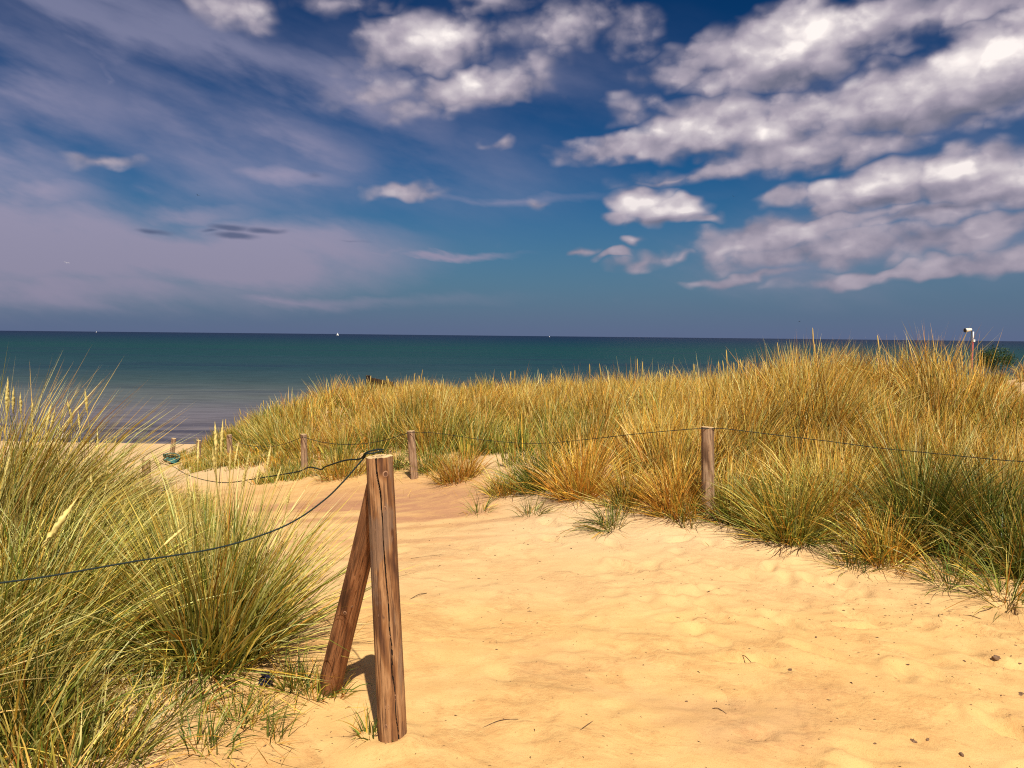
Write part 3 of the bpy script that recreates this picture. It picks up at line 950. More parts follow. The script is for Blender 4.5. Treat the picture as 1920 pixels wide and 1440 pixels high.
# ------------------------------------------------------------------ grass
class Blades:
    def __init__(self):
        self.V, self.Q, self.T, self.C, self.n = [], [], [], [], 0

    def add(self, base, az, th0, th1, length, width, cb, ct, nseg=4, rng=None):
        N = len(base)
        if N == 0:
            return
        k = (np.arange(nseg) + .5) / nseg
        th = th0[:, None] + th1[:, None] * k[None] ** 1.4
        wob = rng.normal(0, .05, (N, nseg))
        a = az[:, None] + wob
        step = (length / nseg)[:, None]
        d = np.stack([np.sin(th) * np.cos(a), np.sin(th) * np.sin(a), np.cos(th)], 2)
        P = np.concatenate([base[:, None], base[:, None] + np.cumsum(d * step[..., None], 1)], 1)      # N, nseg+1, 3
        dd = np.concatenate([d[:, :1], d], 1)
        s = np.stack([-np.sin(az), np.cos(az), np.zeros(N)], 1)[:, None, :] + 0 * dd
        nrm = np.cross(dd, s)
        roll = rng.uniform(-1.2, 1.2, N)[:, None, None] + np.linspace(0, 1, nseg + 1)[None, :, None] * rng.normal(0, .5, N)[:, None, None]
        side = np.cos(roll) * s + np.sin(roll) * nrm
        t = np.linspace(0, 1, nseg + 1)
        w = width[:, None] * (.62 + .38 * np.minimum(1, t * 4)[None]) * (1 - .9 * t[None] ** 1.6) * .5
        Lf = P - side * w[..., None]
        Rt = P + side * w[..., None]
        V = np.empty((N, 2 * nseg + 1, 3), np.float32)
        V[:, 0:2 * nseg:2] = Lf[:, :-1]
        V[:, 1:2 * nseg:2] = Rt[:, :-1]
        V[:, -1] = P[:, -1]
        C = np.empty((N, 2 * nseg + 1, 3), np.float32)
        tc = np.repeat(t[:-1], 2)
        tc = np.append(tc, 1.0)
        C[:] = cb[:, None] * (1 - tc[None, :, None]) + ct[:, None] * tc[None, :, None]
        o = self.n + np.arange(N)[:, None, None] * (2 * nseg + 1)
        q = np.array([[2 * i, 2 * i + 1, 2 * i + 3, 2 * i + 2] for i in range(nseg - 1)])
        if len(q):
            self.Q.append((o + q[None]).reshape(-1, 4))
        self.T.append((o[:, 0] + np.array([[2 * nseg - 2, 2 * nseg - 1, 2 * nseg]])).reshape(-1, 3))
        self.V.append(V.reshape(-1, 3))
        self.C.append(C.reshape(-1, 3))
        self.n += N * (2 * nseg + 1)
        return P

    def spikes(self, base, az, lean, length, rad, col, head=.3, sides=4):
        """flowering stems: a thin stalk that ends in a thick seed spike"""
        N = len(base)
        if N == 0:
            return
        ts = np.array([0, .5, 1 - head, 1 - head * .8, 1 - head * .4, 1 - head * .12, 1.0])
        rs = np.array([.22, .2, .2, .85, 1.0, .65, .05])
        th = lean[:, None] * (.5 + ts[None])
        d = np.stack([np.sin(th) * np.cos(az)[:, None], np.sin(th) * np.sin(az)[:, None], np.cos(th)], 2)
        dt = np.diff(ts, prepend=0)
        P = base[:, None] + np.cumsum(d * (dt[None] * length[:, None])[..., None], 1)
        ph = np.linspace(0, 2 * math.pi, sides, endpoint=False)
        ring = np.stack([np.cos(ph), np.sin(ph), 0 * ph], 1)
        V = P[:, :, None] + ring[None, None] * (rs[None] * rad[:, None])[..., None, None]
        m = len(ts)
        C = np.repeat(np.repeat(col[:, None, None], m, 1), sides, 2)
        idx = np.arange(m * sides).reshape(m, sides)
        nxt = np.roll(idx, -1, 1)
        q = np.stack([idx[:-1].ravel(), nxt[:-1].ravel(), nxt[1:].ravel(), idx[1:].ravel()], 1)
        self.Q.append((self.n + np.arange(N)[:, None, None] * (m * sides) + q[None]).reshape(-1, 4))
        self.V.append(V.reshape(-1, 3))
        self.C.append(C.reshape(-1, 3))
        self.n += N * m * sides

    def mesh(self, name, origin=(0, 0, 0)):
        V = np.concatenate(self.V) - np.array(origin, np.float32)
        Fs = ([np.concatenate(self.Q)] if self.Q else []) + ([np.concatenate(self.T)] if self.T else [])
        return mesh_np(name, V, Fs, M_GRASS, True, np.concatenate(self.C))

    def tris(self):
        return sum(2 * len(q) for q in self.Q) + sum(len(t) for t in self.T)


STRAW = np.array([.80, .58, .14])
PALE = np.array([.82, .70, .27])
GOLD = np.array([.74, .405, .056])
RUST = np.array([.46, .190, .032])
OLIVE = np.array([.29, .265, .042])
GREEN = np.array([.115, .160, .024])
DGREEN = np.array([.045, .078, .015])


def palette(rng, N, w):
    """w: weights for (pale, straw, gold, rust, olive, green, dark green)"""
    cols = np.stack([PALE, STRAW, GOLD, RUST, OLIVE, GREEN, DGREEN])
    w = np.array(w, float)
    k = rng.choice(len(cols), N, p=w / w.sum())
    c = cols[k] * rng.uniform(.78, 1.22, (N, 1))
    c = c * (1 + rng.normal(0, .05, (N, 3)))
    return np.clip(c, .01, .85)


def tussock(B, rng, cx, cy, n, rad, h, spread=.55, droop=.7, wind=(0, 0), wbase=(0, 1, 2, 2, 4, 3, 1), wtip=(1, 4, 4, 2, 2, 1, 0), width=.0045, nseg=4, dead=0.0, z=None, chaos=.22):
    r = rad * np.sqrt(rng.uniform(0, 1, n)) * rng.uniform(.6, 1.05, n)
    a = rng.uniform(0, 2 * math.pi, n)
    x, y = cx + r * np.cos(a), cy + r * np.sin(a)
    zz = gz(x, y) - .015 if z is None else np.full(n, z)
    ox = np.cos(a) * (r / rad) * spread + rng.normal(0, chaos, n) + wind[0]
    oy = np.sin(a) * (r / rad) * spread + rng.normal(0, chaos, n) + wind[1]
    az = np.arctan2(oy, ox)
    lean = np.hypot(ox, oy)
    ln = h * (.38 + .78 * rng.beta(2.2, 1.5, n)) * (1 - .12 * r / rad)
    th0 = np.clip(lean * .75, 0, 1.25)
    th1 = np.clip(droop * (lean * .8 + rng.uniform(.0, .5, n)), 0, 1.7)
    ms = rng.uniform(0, 1, n) < .22
    az = np.where(ms, rng.uniform(0, 2 * math.pi, n), az)
    th0 = np.where(ms, np.abs(rng.normal(0, .45, n)), th0)
    if dead > 0:
        dm = rng.uniform(0, 1, n) < dead
        th0 = np.where(dm, rng.uniform(.85, 1.42, n), th0)
        th1 = np.where(dm, rng.uniform(-.15, .22, n), th1)
        ln = np.where(dm, ln * .85, ln)
    tone = rng.uniform(.72, 1.22)
    cb = palette(rng, n, wbase) * tone
    ct = np.minimum(palette(rng, n, wtip) * tone, .88)
    ct = ct * .8 + cb * .2
    B.add(np.stack([x, y, zz], 1), az, th0, th1, ln, width * rng.uniform(.6, 1.3, n), cb, ct, nseg, rng)


# one shared seed head mesh: a knobbly spindle, long axis z, base at the origin, length 1
def seed_head_mesh(seed):
    r = np.random.default_rng(seed)
    m, sd_ = 24, 9
    s = np.linspace(0, 1, m)
    prof = np.clip(np.sin(np.pi * np.clip(s * .93 + .05, 0, 1)) ** .55, 0, 1) * np.interp(s, [0, .15, .6, 1], [.6, 1, .9, .25])
    ph = np.linspace(0, 2 * math.pi, sd_, endpoint=False)
    rr = .044 * prof[:, None] * (1 + .48 * r.uniform(-1, 1, (m, sd_)))
    V = np.stack([rr * np.cos(ph)[None], rr * np.sin(ph)[None], s[:, None] + r.uniform(-.015, .015, (m, sd_))], 2)
    idx = np.arange(m * sd_).reshape(m, sd_)
    nxt = np.roll(idx, -1, 1)
    q = np.stack([idx[:-1].ravel(), nxt[:-1].ravel(), nxt[1:].ravel(), idx[1:].ravel()], 1)
    col = np.array([.66, .54, .19]) * r.uniform(.75, 1.2, (m * sd_, 1))
    return mesh_np('seed_head', V.reshape(-1, 3), [q], M_SPIKE, True, col)


SEEDS = [seed_head_mesh(100 + i) for i in range(4)]
STALK_COL = np.array([.50, .40, .13])


def stalk_mesh(P):
    me = rope_mesh('stalk', P, .0016, .06, M_SPIKE, 5, 1.0, 0)
    c = np.ones((len(me.vertices), 4), np.float32)
    c[:, :3] = STALK_COL
    a = me.color_attributes.new('tint', 'FLOAT_COLOR', 'POINT')
    a.data.foreach_set('color', c.ravel())
    return me


def seed_stem(parent, origin, basept, tip, head_len, i):
    """a stalk from the clump's foot to the seed head at its tip (tip: world)"""
    mid = basept.lerp(tip, .5) + Vector((0, 0, (tip - basept).length * .05))
    d = (tip - mid).normalized()
    hb = tip - d * head_len
    st = link('seed_stalk', stalk_mesh([p - origin for p in (basept, mid, hb)]), parent)
    sh = link('seed_head', SEEDS[i % len(SEEDS)], st, hb - origin)
    sh.rotation_mode = 'QUATERNION'
    sh.rotation_quaternion = d.to_track_quat('Z', 'Y')
    sh.scale = (head_len * 1.15,) * 2 + (head_len,)


def clump(name, cx, cy, label, cat, group, n, rad, h, heads=(), seed=0, fn=None, **kw):
    rg = np.random.default_rng(seed)
    org = Vector((cx, cy, float(gz(cx, cy))))
    rt = link(name, None, None, org)
    tag(rt, label, cat, group)
    B = Blades()
    tussock(B, rg, cx, cy, n, rad, h, **kw)
    if fn:
        fn(B, rg)
    bo = link('blades', B.mesh('blades', org), rt)
    bo['kind'] = 'stuff'
    for i, (px, py, Y, hl) in enumerate(heads):
        tip = at(px, py, Y)
        bp = Vector((cx + rg.uniform(-.5, .5) * rad, cy + rg.uniform(-.5, .5) * rad, 0))
        bp.x = .65 * bp.x + .35 * tip.x
        bp.z = float(gz(bp.x, bp.y))
        seed_stem(rt, org, bp, tip, hl, i + seed)
    return rt


LG = 'marram tussocks beside the big braced post'
GREENISH = dict(wbase=(0, 1, 1, 1, 5, 6, 5), wtip=(8, 5, 1, 1, 6, 3, 1))
STRAWY = dict(wbase=(0, 1, 1, 2, 6, 4, 5), wtip=(10, 7, 3, 1, 3, 1, 1))
WIND = (.58, .02)

# the tussock next to the post
clump('marram_tussock', -1.36, 3.62, 'big olive green tussock with tall seed heads, just beside the slanted brace pole', 'grass tussock', LG,
      1500, .24, .92, [(403, 790, 3.6, .15), (418, 786, 3.7, .16), (372, 822, 3.8, .12), (398, 838, 3.5, .13), (432, 835, 3.5, .12), (448, 825, 3.7, .12), (468, 842, 3.6, .12), (508, 833, 3.8, .12), (489, 862, 3.7, .11), (528, 872, 3.7, .11),
                       (461, 872, 3.5, .12), (352, 890, 3.6, .14), (545, 915, 3.6, .1), (366, 900, 3.4, .12), (560, 990, 3.4, .08), (588, 1010, 3.45, .08)],
      seed=1, spread=.80, droop=.6, wind=(.12, 0), dead=.14, width=.0080, **GREENISH)
LEFT = [
    # x, y, n, rad, h, wind, label
    (-2.05, 3.35, 1900, .26, .85, WIND, 'thick golden green tussock leaning over below the rope, near the corner'),
    (-2.45, 3.75, 1700, .26, .95, WIND, 'wind-bent straw coloured tussock under the rope at the frame edge'),
    (-2.05, 4.05, 1300, .24, .60, (.35, 0), 'straw tussock leaning towards the big olive tussock behind the rope'),
    (-2.75, 4.35, 1700, .26, 1.16, WIND, 'tall windswept pale tussock whose tips stand against the sea at the frame edge'),
    (-2.4, 4.6, 1500, .25, .72, (.35, 0), 'pale golden tussock with upright seed heads against the shallow water'),
    (-1.9, 4.6, 700, .2, .38, (.25, 0), 'lower olive tussock between the windswept mass and the big olive tussock'),
    (-2.05, 5.5, 600, .22, .42, (.25, 0), 'green tussock in front of the short brown post'),
    (-2.9, 5.4, 1000, .25, .58, WIND, 'golden tussock sloping down towards the shallow water'),
    (-1.80, 2.85, 900, .22, .55, (.35, .1), 'low green tussock with fallen straw at the bottom edge'),
    (-1.5, 2.72, 420, .22, .36, (.3, .1), 'thin straw and green tussock at the bottom edge, next to the bare sand'),
    (-2.3, 2.85, 1100, .25, .8, WIND, 'dark green tussock in the very bottom corner'),
]
LHEADS = {
    3: [(15, 706, 4.3, .2), (25, 725, 4.4, .15), (62, 748, 4.4, .1), (97, 752, 4.4, .16), (104, 762, 4.3, .14), (38, 735, 4.2, .12)],
    4: [(159, 728, 4.6, .15), (125, 748, 4.6, .13), (146, 768, 4.7, .12), (183, 802, 4.8, .16), (163, 812, 4.6, .12), (133, 768, 4.5, .1), (80, 790, 4.4, .13), (110, 792, 4.6, .12)],
    7: [(219, 818, 5.4, .13), (235, 833, 5.5, .1), (200, 822, 5.3, .1)],
    6: [(281, 840, 5.4, .16), (290, 850, 5.5, .18), (300, 885, 5.4, .12), (255, 880, 5.2, .12)],
    1: [(60, 900, 3.7, .14), (120, 950, 3.6, .14), (20, 850, 3.8, .12)],
    2: [(200, 900, 4.0, .12), (235, 935, 4.0, .12), (170, 880, 4.1, .12)],
}
for i, (x, y, n, rad, h, wd, lab) in enumerate(LEFT):
    sty = GREENISH if i in (0, 2, 5, 6, 8, 9, 10) else STRAWY
    clump('marram_tussock', x, y, lab, 'grass tussock', LG, int(n * .62), rad, h, LHEADS.get(i, ()), seed=20 + i, spread=.5, droop=.5, wind=wd, dead=.08, width=.0082, **sty)

# one long straw-coloured seed stem lying across the foreground tussocks
rg = np.random.default_rng(5)
for k, (b, t, hl, lab) in enumerate([((65, 1060, 3.2), (148, 930, 3.3), .24, 'thick bent golden seed head lying across the straw tussock'), ((250, 1085, 3.0), (350, 985, 3.2), .12, 'long straw seed stem slanting across the rope')]):
    p0, p1 = at(*b), at(*t)
    rt = link('bent_seed_stem', None, None, p0)
    tag(rt, lab, 'seed stem')
    seed_stem(rt, p0, p0, p1, hl, k)

# the right-hand edge clumps
RG = 'marram tussocks along the foot of the dune'
RIGHT = [
    # px, py (foot), n, rad, h, style, wind, label
    (1480, 1005, 1500, .24, .66, 'greenmix', (-.05, 0), 'broad tangled olive tussock spilling onto the sand, first past the half-sunk post'),
    (1560, 985, 1100, .22, .8, 'straw', (0, 0), 'upright straw tussock just behind the tangled olive one'),
    (1725, 1020, 1500, .20, .95, 'green', (.0, 0), 'dark green fanning tussock with long arching blades before the golden grass'),
    (1850, 1035, 1500, .24, .85, 'green', (-.1, 0), 'dense shadowy green tussock at the frame edge, blades arching over the sand'),
    (1915, 1075, 900, .2, .62, 'green', (-.15, 0), 'low green tussock hanging over the sand at the frame edge'),
    (1660, 1050, 550, .16, .5, 'mix', (-.1, 0), 'thin low tussock with blades lying flat on the sand'),
    (1375, 972, 800, .16, .5, 'greenmix', (.05, 0), 'olive tussock at the foot of the half-sunk post'),
    (1265, 962, 700, .17, .55, 'rust', (-.1, 0), 'rusty brown tussock left of the half-sunk post'),
    (1090, 928, 1000, .2, .66, 'rust', (-.05, 0), 'rust-orange tussock with upright blades at the sand edge'),
    (1015, 915, 800, .18, .56, 'green', (-.1, 0), 'green tussock spreading over the pale sand bank'),
    (950, 925, 420, .16, .38, 'mix', (-.2, 0), 'low sprawling tussock on the sand before the rusty one'),
    (1180, 945, 600, .16, .5, 'mix', (.1, 0), 'small mixed tussock between the rusty ones'),
    (860, 900, 600, .18, .45, 'rust', (0, 0), 'small orange-green tussock on the pale sand slope'),
    (810, 882, 450, .16, .5, 'green', (0, 0), 'fresh green tussock just past the slim leaning post'),
    (650, 892, 700, .24, .42, 'mix', (.1, 0), 'low yellow-green tussock above the kinked rope'),
    (740, 880, 300, .14, .4, 'green', (0, 0), 'thin green tuft directly before the slim leaning post'),
]
STY = {'greenmix': dict(wbase=(0, 0, 1, 2, 5, 5, 4), wtip=(3, 4, 2, 1, 5, 4, 1)), 'mix': dict(wbase=(0, 1, 2, 3, 4, 2, 1), wtip=(1, 4, 4, 2, 3, 1, 0)), 'straw': dict(wbase=(0, 2, 3, 3, 3, 1, 1), wtip=(2, 6, 5, 2, 1, 0, 0)),
       'green': dict(wbase=(0, 0, 0, 1, 2, 5, 7), wtip=(2, 2, 1, 1, 4, 6, 3)), 'rust': dict(wbase=(0, 1, 2, 6, 2, 1, 1), wtip=(1, 3, 5, 4, 1, 0, 0))}
for i, (px, py, n, rad, h, sty, wd, lab) in enumerate(RIGHT):
    p = hit(px, py)
    clump('marram_tussock', p.x, p.y, lab, 'grass tussock', RG, int(n * .75), rad * max(1, p.y / 6.5), h, (), seed=60 + i, spread=.8, droop=.8, wind=wd, dead=.30, width=.0078, **STY[sty])

# sparse sprigs standing or lying on the open sand
SPRIGS = [
    # px, py, n, rad, h, spread, wind, label
    (555, 1290, 90, .07, .26, .8, (.0, 0), 'fresh green sprig just left of the brace pole'),
    (590, 1305, 60, .06, .2, .9, (.1, 0), 'short green sprig against the foot of the brace pole'),
    (632, 1300, 40, .05, .16, .9, (.2, 0), 'tiny green sprig right of the brace pole in the shadow'),
    (690, 1375, 36, .04, .14, 1.0, (-.1, 0), 'dry dark sprig touching the foot of the big post'),
    (460, 1350, 110, .11, .2, 1.2, (.25, 0), 'low dark green sprig lying on the sand below the big olive tussock'),
    (515, 1385, 26, .05, .24, .5, (0, 0), 'single upright sprig with bare stalks near the bottom edge'),
    (330, 1330, 90, .14, .32, .9, (.35, .1), 'sparse leaning sprig on the bare sand below the big olive tussock'),
    (275, 1290, 80, .12, .34, .8, (.35, .1), 'sparse sprig between the bottom corner tussock and the bare sand'),
    (390, 1400, 60, .12, .22, 1.0, (.3, 0), 'thin scattered sprig at the bottom edge of the sand'),
    (250, 1400, 100, .14, .3, .9, (.3, 0), 'straw sprig at the bottom edge beside the corner tussock'),
    (1140, 990, 130, .10, .50, 1.6, (-.9, -.15), 'flattened grey-green sprig lying alone on the sand in front of the dune'),
    (1165, 968, 30, .06, .26, 1.5, (-.8, 0), 'thin sprig lying flat behind the flattened grey-green one'),
    (1290, 980, 90, .11, .34, 1.2, (0, 0), 'sparse sprig on the sand left of the half-sunk post'),
    (1600, 1060, 130, .14, .42, 1.4, (.1, -.1), 'spiky sprig lying on the sand between the tangled and the green tussock'),
    (1780, 1090, 130, .15, .46, 1.4, (-.2, -.1), 'long-bladed sprig stretching over the sand before the shadowy tussock'),
    (1880, 1120, 130, .15, .48, 1.3, (-.4, -.1), 'long-bladed sprig reaching in from the frame edge over the sand'),
    (900, 960, 60, .12, .28, 1.4, (0, 0), 'few loose blades on the sand right of the slim leaning post'),
    (1000, 965, 70, .12, .28, 1.4, (.2, 0), 'few loose blades below the green tussock on the pale bank'),
]
SPG = dict(wbase=(0, 0, 1, 1, 3, 4, 5), wtip=(1, 1, 1, 1, 3, 4, 4))
for i, (px, py, n, rad, h, sp, wd, lab) in enumerate(SPRIGS):
    p = hit(px, py)
    clump('grass_sprig', p.x, p.y, lab, 'grass sprig', 'grass sprigs on the open sand', n, rad, h, (), seed=90 + i, spread=sp, droop=.9, wind=wd, dead=.2, width=.0058, **SPG)

# the mass of grass on the dunes
FOOT = np.array([(4.6, 3.6), (3.1, 4.85), (2.1, 5.75), (1.3, 6.35), (.6, 6.9), (.05, 7.6), (-.85, 8.95), (-1.4, 9.7), (-3.3, 10.8), (-5.4, 14.1), (-7.5, 18.1), (-9.3, 21.6), (-10.2, 26)])


def right_of_foot(x, y):
    """signed distance to the foot of the right dune, positive on the dune"""
    best = np.full(x.shape, 1e9)
    sign = np.ones(x.shape)
    for a, b in zip(FOOT[:-1], FOOT[1:]):
        ab = b - a
        t = np.clip(((x - a[0]) * ab[0] + (y - a[1]) * ab[1]) / (ab @ ab), 0, 1)
        dx, dy = x - a[0] - t * ab[0], y - a[1] - t * ab[1]
        d = np.hypot(dx, dy)
        cr = ab[0] * (y - a[1]) - ab[1] * (x - a[0])
        upd = d < best
        best = np.where(upd, d, best)
        sign = np.where(upd, np.where(cr < 0, 1.0, -1.0), sign)
    return best * sign


def scatter(rg, x0, x1, y0, y1, dens):
    n = int((x1 - x0) * (y1 - y0) * dens)
    return rg.uniform(x0, x1, n), rg.uniform(y0, y1, n)


def mass(name, label, pts, rg, blades_n, h_fn, width, nseg, style_fn, spikes=0.0, wind_fn=None):
    B = Blades()
    for (x, y) in pts:
        st = style_fn(x, y)
        hh = h_fn(x, y)
        wd = wind_fn(x, y) if wind_fn else (0, 0)
        nb = int(blades_n * rg.uniform(.7, 1.3))
        rad = rg.uniform(.13, .24)
        tussock(B, rg, x, y, nb, rad, hh, spread=.42, droop=.55, wind=wd, width=width, nseg=nseg, dead=.05, **st)
        if spikes > 0:
            m = rg.poisson(spikes)
            if m:
                bx_, by_ = x + rg.normal(0, .1, m), y + rg.normal(0, .1, m)
                col = np.array([.62, .44, .13]) * rg.uniform(.75, 1.15, (m, 1))
                B.spikes(np.stack([bx_, by_, gz(bx_, by_)], 1), rg.uniform(0, 6.28, m), rg.uniform(.02, .16, m), hh * rg.uniform(.8, 1.12, m), width * rg.uniform(.55, .85, m), col, .24)
    o = link(name, B.mesh(name))
    tag(o, label, 'grass', kind='stuff')
    print(name, 'tris', B.tris())
    return o


rg = np.random.default_rng(11)


def dune_style(x, y):
    f = float(fbm(np.array([x * .55]), np.array([y * .55]), 3, 55)[0])
    e = float(right_of_foot(np.array([x]), np.array([y]))[0])
    g = f * 1.3 + rg.normal(0, .22) - (.25 if e < 1.0 else 0) - (.3 if x < -3 else 0)
    if g < -.34:
        return dict(wbase=(0, 0, 1, 2, 3, 5, 4), wtip=(2, 3, 2, 1, 3, 5, 1))
    if g < .12:
        return dict(wbase=(0, 0, 1, 6, 2, 4, 8), wtip=(3, 4, 9, 4, 1, 1, 0))
    return dict(wbase=(0, 0, 2, 8, 2, 3, 6), wtip=(5, 6, 9, 3, 0, 0, 0))


def dune_wind(x, y):
    f = float(fbm(np.array([x * .4 + 7]), np.array([y * .4]), 2, 66)[0])
    return (.08 + .40 * f + rg.normal(0, .16), rg.normal(0, .14))


def dune_h(x, y):
    e = float(right_of_foot(np.array([x]), np.array([y]))[0])
    hk = 1 + .35 * float(fbm(np.array([x * .8]), np.array([y * .8]), 2, 19)[0])
    low = .5 if (y > 10.5 and x < -2.5 and e < .75) else 1.0
    return low * (.46 + .24 * min(1, max(0, e) / 1.2)) * rg.uniform(.75, 1.18) * hk * (1.12 if 2.6 < x < 4.75 and y < 10.5 else .9)


def dune_pts(y0, y1, dens, xpad=1.5, emin=.25):
    x, y = scatter(rg, -12, 22, y0, y1, dens)
    e = right_of_foot(x, y)
    lim = y * .66 + xpad
    emin = np.where((x < 1.3) & (y < 11.5), .8, emin)
    keep = (e > emin) & (np.abs(x) < lim) & (gz(x, y) > -2.6)
    keep &= rg.uniform(0, 1, len(x)) < np.clip(.25 + e * .8, 0, 1)
    bare = fbm(x * .9, y * .9, 3, 91)
    keep &= ~((e < 1.2) & (bare > .28) & (y < 11))
    keep |= (e > .05) & (np.abs(x) < lim) & (y > 11) & (x < -1) & (rg.uniform(0, 1, len(x)) < .9)
    return list(zip(x[keep], y[keep]))


pA = dune_pts(4.5, 8.5, 15)
pB = dune_pts(8.5, 13, 11)
pC = dune_pts(13, 19, 8)
pD = dune_pts(19, 30, 2.2, 2.0)
ex, ey = scatter(rg, 4.4, 9, 8.0, 14, 5)
kx = np.abs(ex) < ey * .66 + 1.5
pB += list(zip(ex[kx], ey[kx]))
ex, ey = scatter(rg, -9, -2.0, 9.5, 20, 7)
ee = right_of_foot(ex, ey)
kx = (ee > -.12) & (ee < 1.3)
pB += list(zip(ex[kx], ey[kx]))
mass('dune_grass', 'golden and green marram grass covering the near slope of the dune', pA, rg, 150, dune_h, .0088, 4, dune_style, .5, dune_wind)
mass('dune_grass', 'golden marram grass on the middle of the dune', pB, rg, 95, dune_h, .0115, 3, dune_style, .35, dune_wind)
mass('dune_grass', 'sunlit marram grass along the crest of the dune', pC, rg, 64, dune_h, .0145, 3, dune_style, .25, dune_wind)
mass('dune_grass', 'far marram grass behind the crest near the shrub', pD, rg, 45, dune_h, .017, 3, dune_style, .15, dune_wind)

# grass between and behind the left tussocks
xl, yl = scatter(rg, -7.5, -1.3, 2.7, 9.0, 9)
kl = (xl < -1.75 - .10 * (yl - 3) - .35 * np.maximum(0, yl - 5.5) - .5 * np.maximum(0, 3.5 - yl)) & (xl > -yl * .75 - 1.2) & (right_of_foot(xl, yl) < -.8)
mass('dune_grass', 'wind-bent straw grass filling the spaces between the foreground tussocks', list(zip(xl[kl], yl[kl])), rg, 110,
     lambda x, y: (.82 if y < 4.6 and x < -2.2 else .30) * rg.uniform(.8, 1.15), .0068, 4, lambda x, y: GREENISH if rg.uniform() < .45 else STRAWY, 1.8, lambda x, y: (.38 + rg.normal(0, .08), rg.normal(0, .08)))
# thin straw litter and single blades on the sand at the edges
B = Blades()
n = 2600
lx = np.concatenate([rg.uniform(-2.2, -.55, n // 2), rg.uniform(-3, 4.5, n)])
ly_ = np.concatenate([rg.uniform(2.55, 4.0, n // 2), rg.uniform(4.2, 12, n)])
e = right_of_foot(lx, ly_)
k = ((np.arange(len(lx)) < n // 2) & (rg.uniform(0, 1, len(lx)) < sstep(-.5, -1.7, lx) * .9 + .1)) | ((np.arange(len(lx)) >= n // 2) & (e > -.75) & (e < .5) & (rg.uniform(0, 1, len(lx)) < np.clip(.75 + e, .05, 1)))
lx, ly_ = lx[k], ly_[k]
m = len(lx)
B.add(np.stack([lx, ly_, gz(lx, ly_) + .004], 1), rg.uniform(0, 6.28, m), rg.uniform(.5, 1.54, m), rg.uniform(0, .25, m), rg.uniform(.05, .26, m), rg.uniform(.002, .0045, m), palette(rg, m, (1, 2, 2, 3, 3, 2, 2)), palette(rg, m, (1, 2, 2, 3, 3, 1, 1)), 3, rg)
tag(link('straw_litter', B.mesh('straw_litter')), 'loose blades and straw scattered along the edges of the grass', 'straw', kind='stuff')

# ------------------------------------------------------------------ small things on the sand
def pebble_mesh(seed, mat):
    r = np.random.default_rng(seed)
    m, sd_ = 6, 9
    v = np.linspace(0.02, math.pi - .02, m)
    ph = np.linspace(0, 2 * math.pi, sd_, endpoint=False)
    rr = 1 + .30 * r.uniform(-1, 1, (m, sd_))
    V = np.stack([rr * np.sin(v)[:, None] * np.cos(ph)[None], .75 * rr * np.sin(v)[:, None] * np.sin(ph)[None], .55 * rr * np.cos(v)[:, None] + 0 * ph[None]], 2)
    idx = np.arange(m * sd_).reshape(m, sd_)
    nxt = np.roll(idx, -1, 1)
    q = np.stack([idx[:-1].ravel(), idx[1:].ravel(), nxt[1:].ravel(), nxt[:-1].ravel()], 1)
    return mesh_np('pebble', V.reshape(-1, 3), [q], mat, False)


PEB = [pebble_mesh(s, M_STONE) for s in range(4)]
PEBBLES = [(1868, 1236, .022, 'largest flat stone on the sand near the frame edge, beside smaller stones'), (1808, 1241, .010, 'dark stone beside the largest flat stone, on its near-post side'), (1912, 1246, .012, 'dark stone at the frame edge just past the largest flat stone'),
           (1915, 1305, .018, 'stone at the frame edge below the largest flat stone'), (1713, 1393, .016, 'dark lump on the sand close to the bottom edge, pair to a smaller one'), (1740, 1388, .009, 'smaller dark lump beside the bottom-edge lump'),
           (1802, 1416, .013, 'dark lump nearest the bottom corner of the sand'), (1640, 1396, .009, 'small dark lump at the bottom edge, first of the row there'), (1535, 1245, .009, 'reddish pebble alone in the middle of the dented sand'),
           (1482, 1257, .010, 'dark curled bit near the reddish pebble'), (1620, 1073, .014, 'dark clod at the sand edge under the flat-lying thin tussock'), (1680, 1077, .014, 'second dark clod under the flat-lying thin tussock'),
           (1287, 1316, .007, 'small black pebble alone on the middle sand'), (1530, 1196, .009, 'small black pebble on the upper middle sand'), (1905, 1212, .009, 'black pebble at the frame edge above the largest flat stone')]
for i, (px, py, s, lab) in enumerate(PEBBLES):
    p = hit(px, py)
    o = link('pebble', PEB[i % 4], None, (p.x, p.y, p.z + s * .25))
    o.scale = (s, s, s)
    o.rotation_euler = (.1 * i, .2, i * 1.3)
    tag(o, lab, 'stone', 'stones on the path')
STICKS = [(905, 1366, 972, 1350, 'thin curved straw lying on the sand right of the big post, low in the picture'), (1052, 1412, 1120, 1348, 'long thin straw slanting on the sand at the bottom middle'), (768, 1125, 800, 1113, 'short dark twig on the sand right of the big post at mid height'),
          (1230, 1157, 1275, 1160, 'short straw on the sand below the flattened sprig'), (1335, 1330, 1362, 1340, 'small straw on the dented sand'), (1392, 1230, 1408, 1243, 'tiny twig near the curled bit'),
          (1808, 1155, 1840, 1162, 'straw on the sand under the frame-edge tussocks'), (1762, 1152, 1765, 1166, 'bent stalk on the sand below the shadowy tussock'), (770, 1048, 870, 1040, 'dark thread-like stalk on the packed sand behind the post')]
for i, (x0, y0, x1, y1, lab) in enumerate(STICKS):
    a, b = hit(x0, y0), hit(x1, y1)
    m_ = a.lerp(b, .5) + Vector((.0, .02, .004))
    P = [p + Vector((0, 0, .003)) for p in (a, m_, b)]
    o = link('straw', rope_mesh('straw', P, .0018, .02, M_DEBRIS, 5, 1, 0))
    tag(o, lab, 'straw', 'single straws on the path')
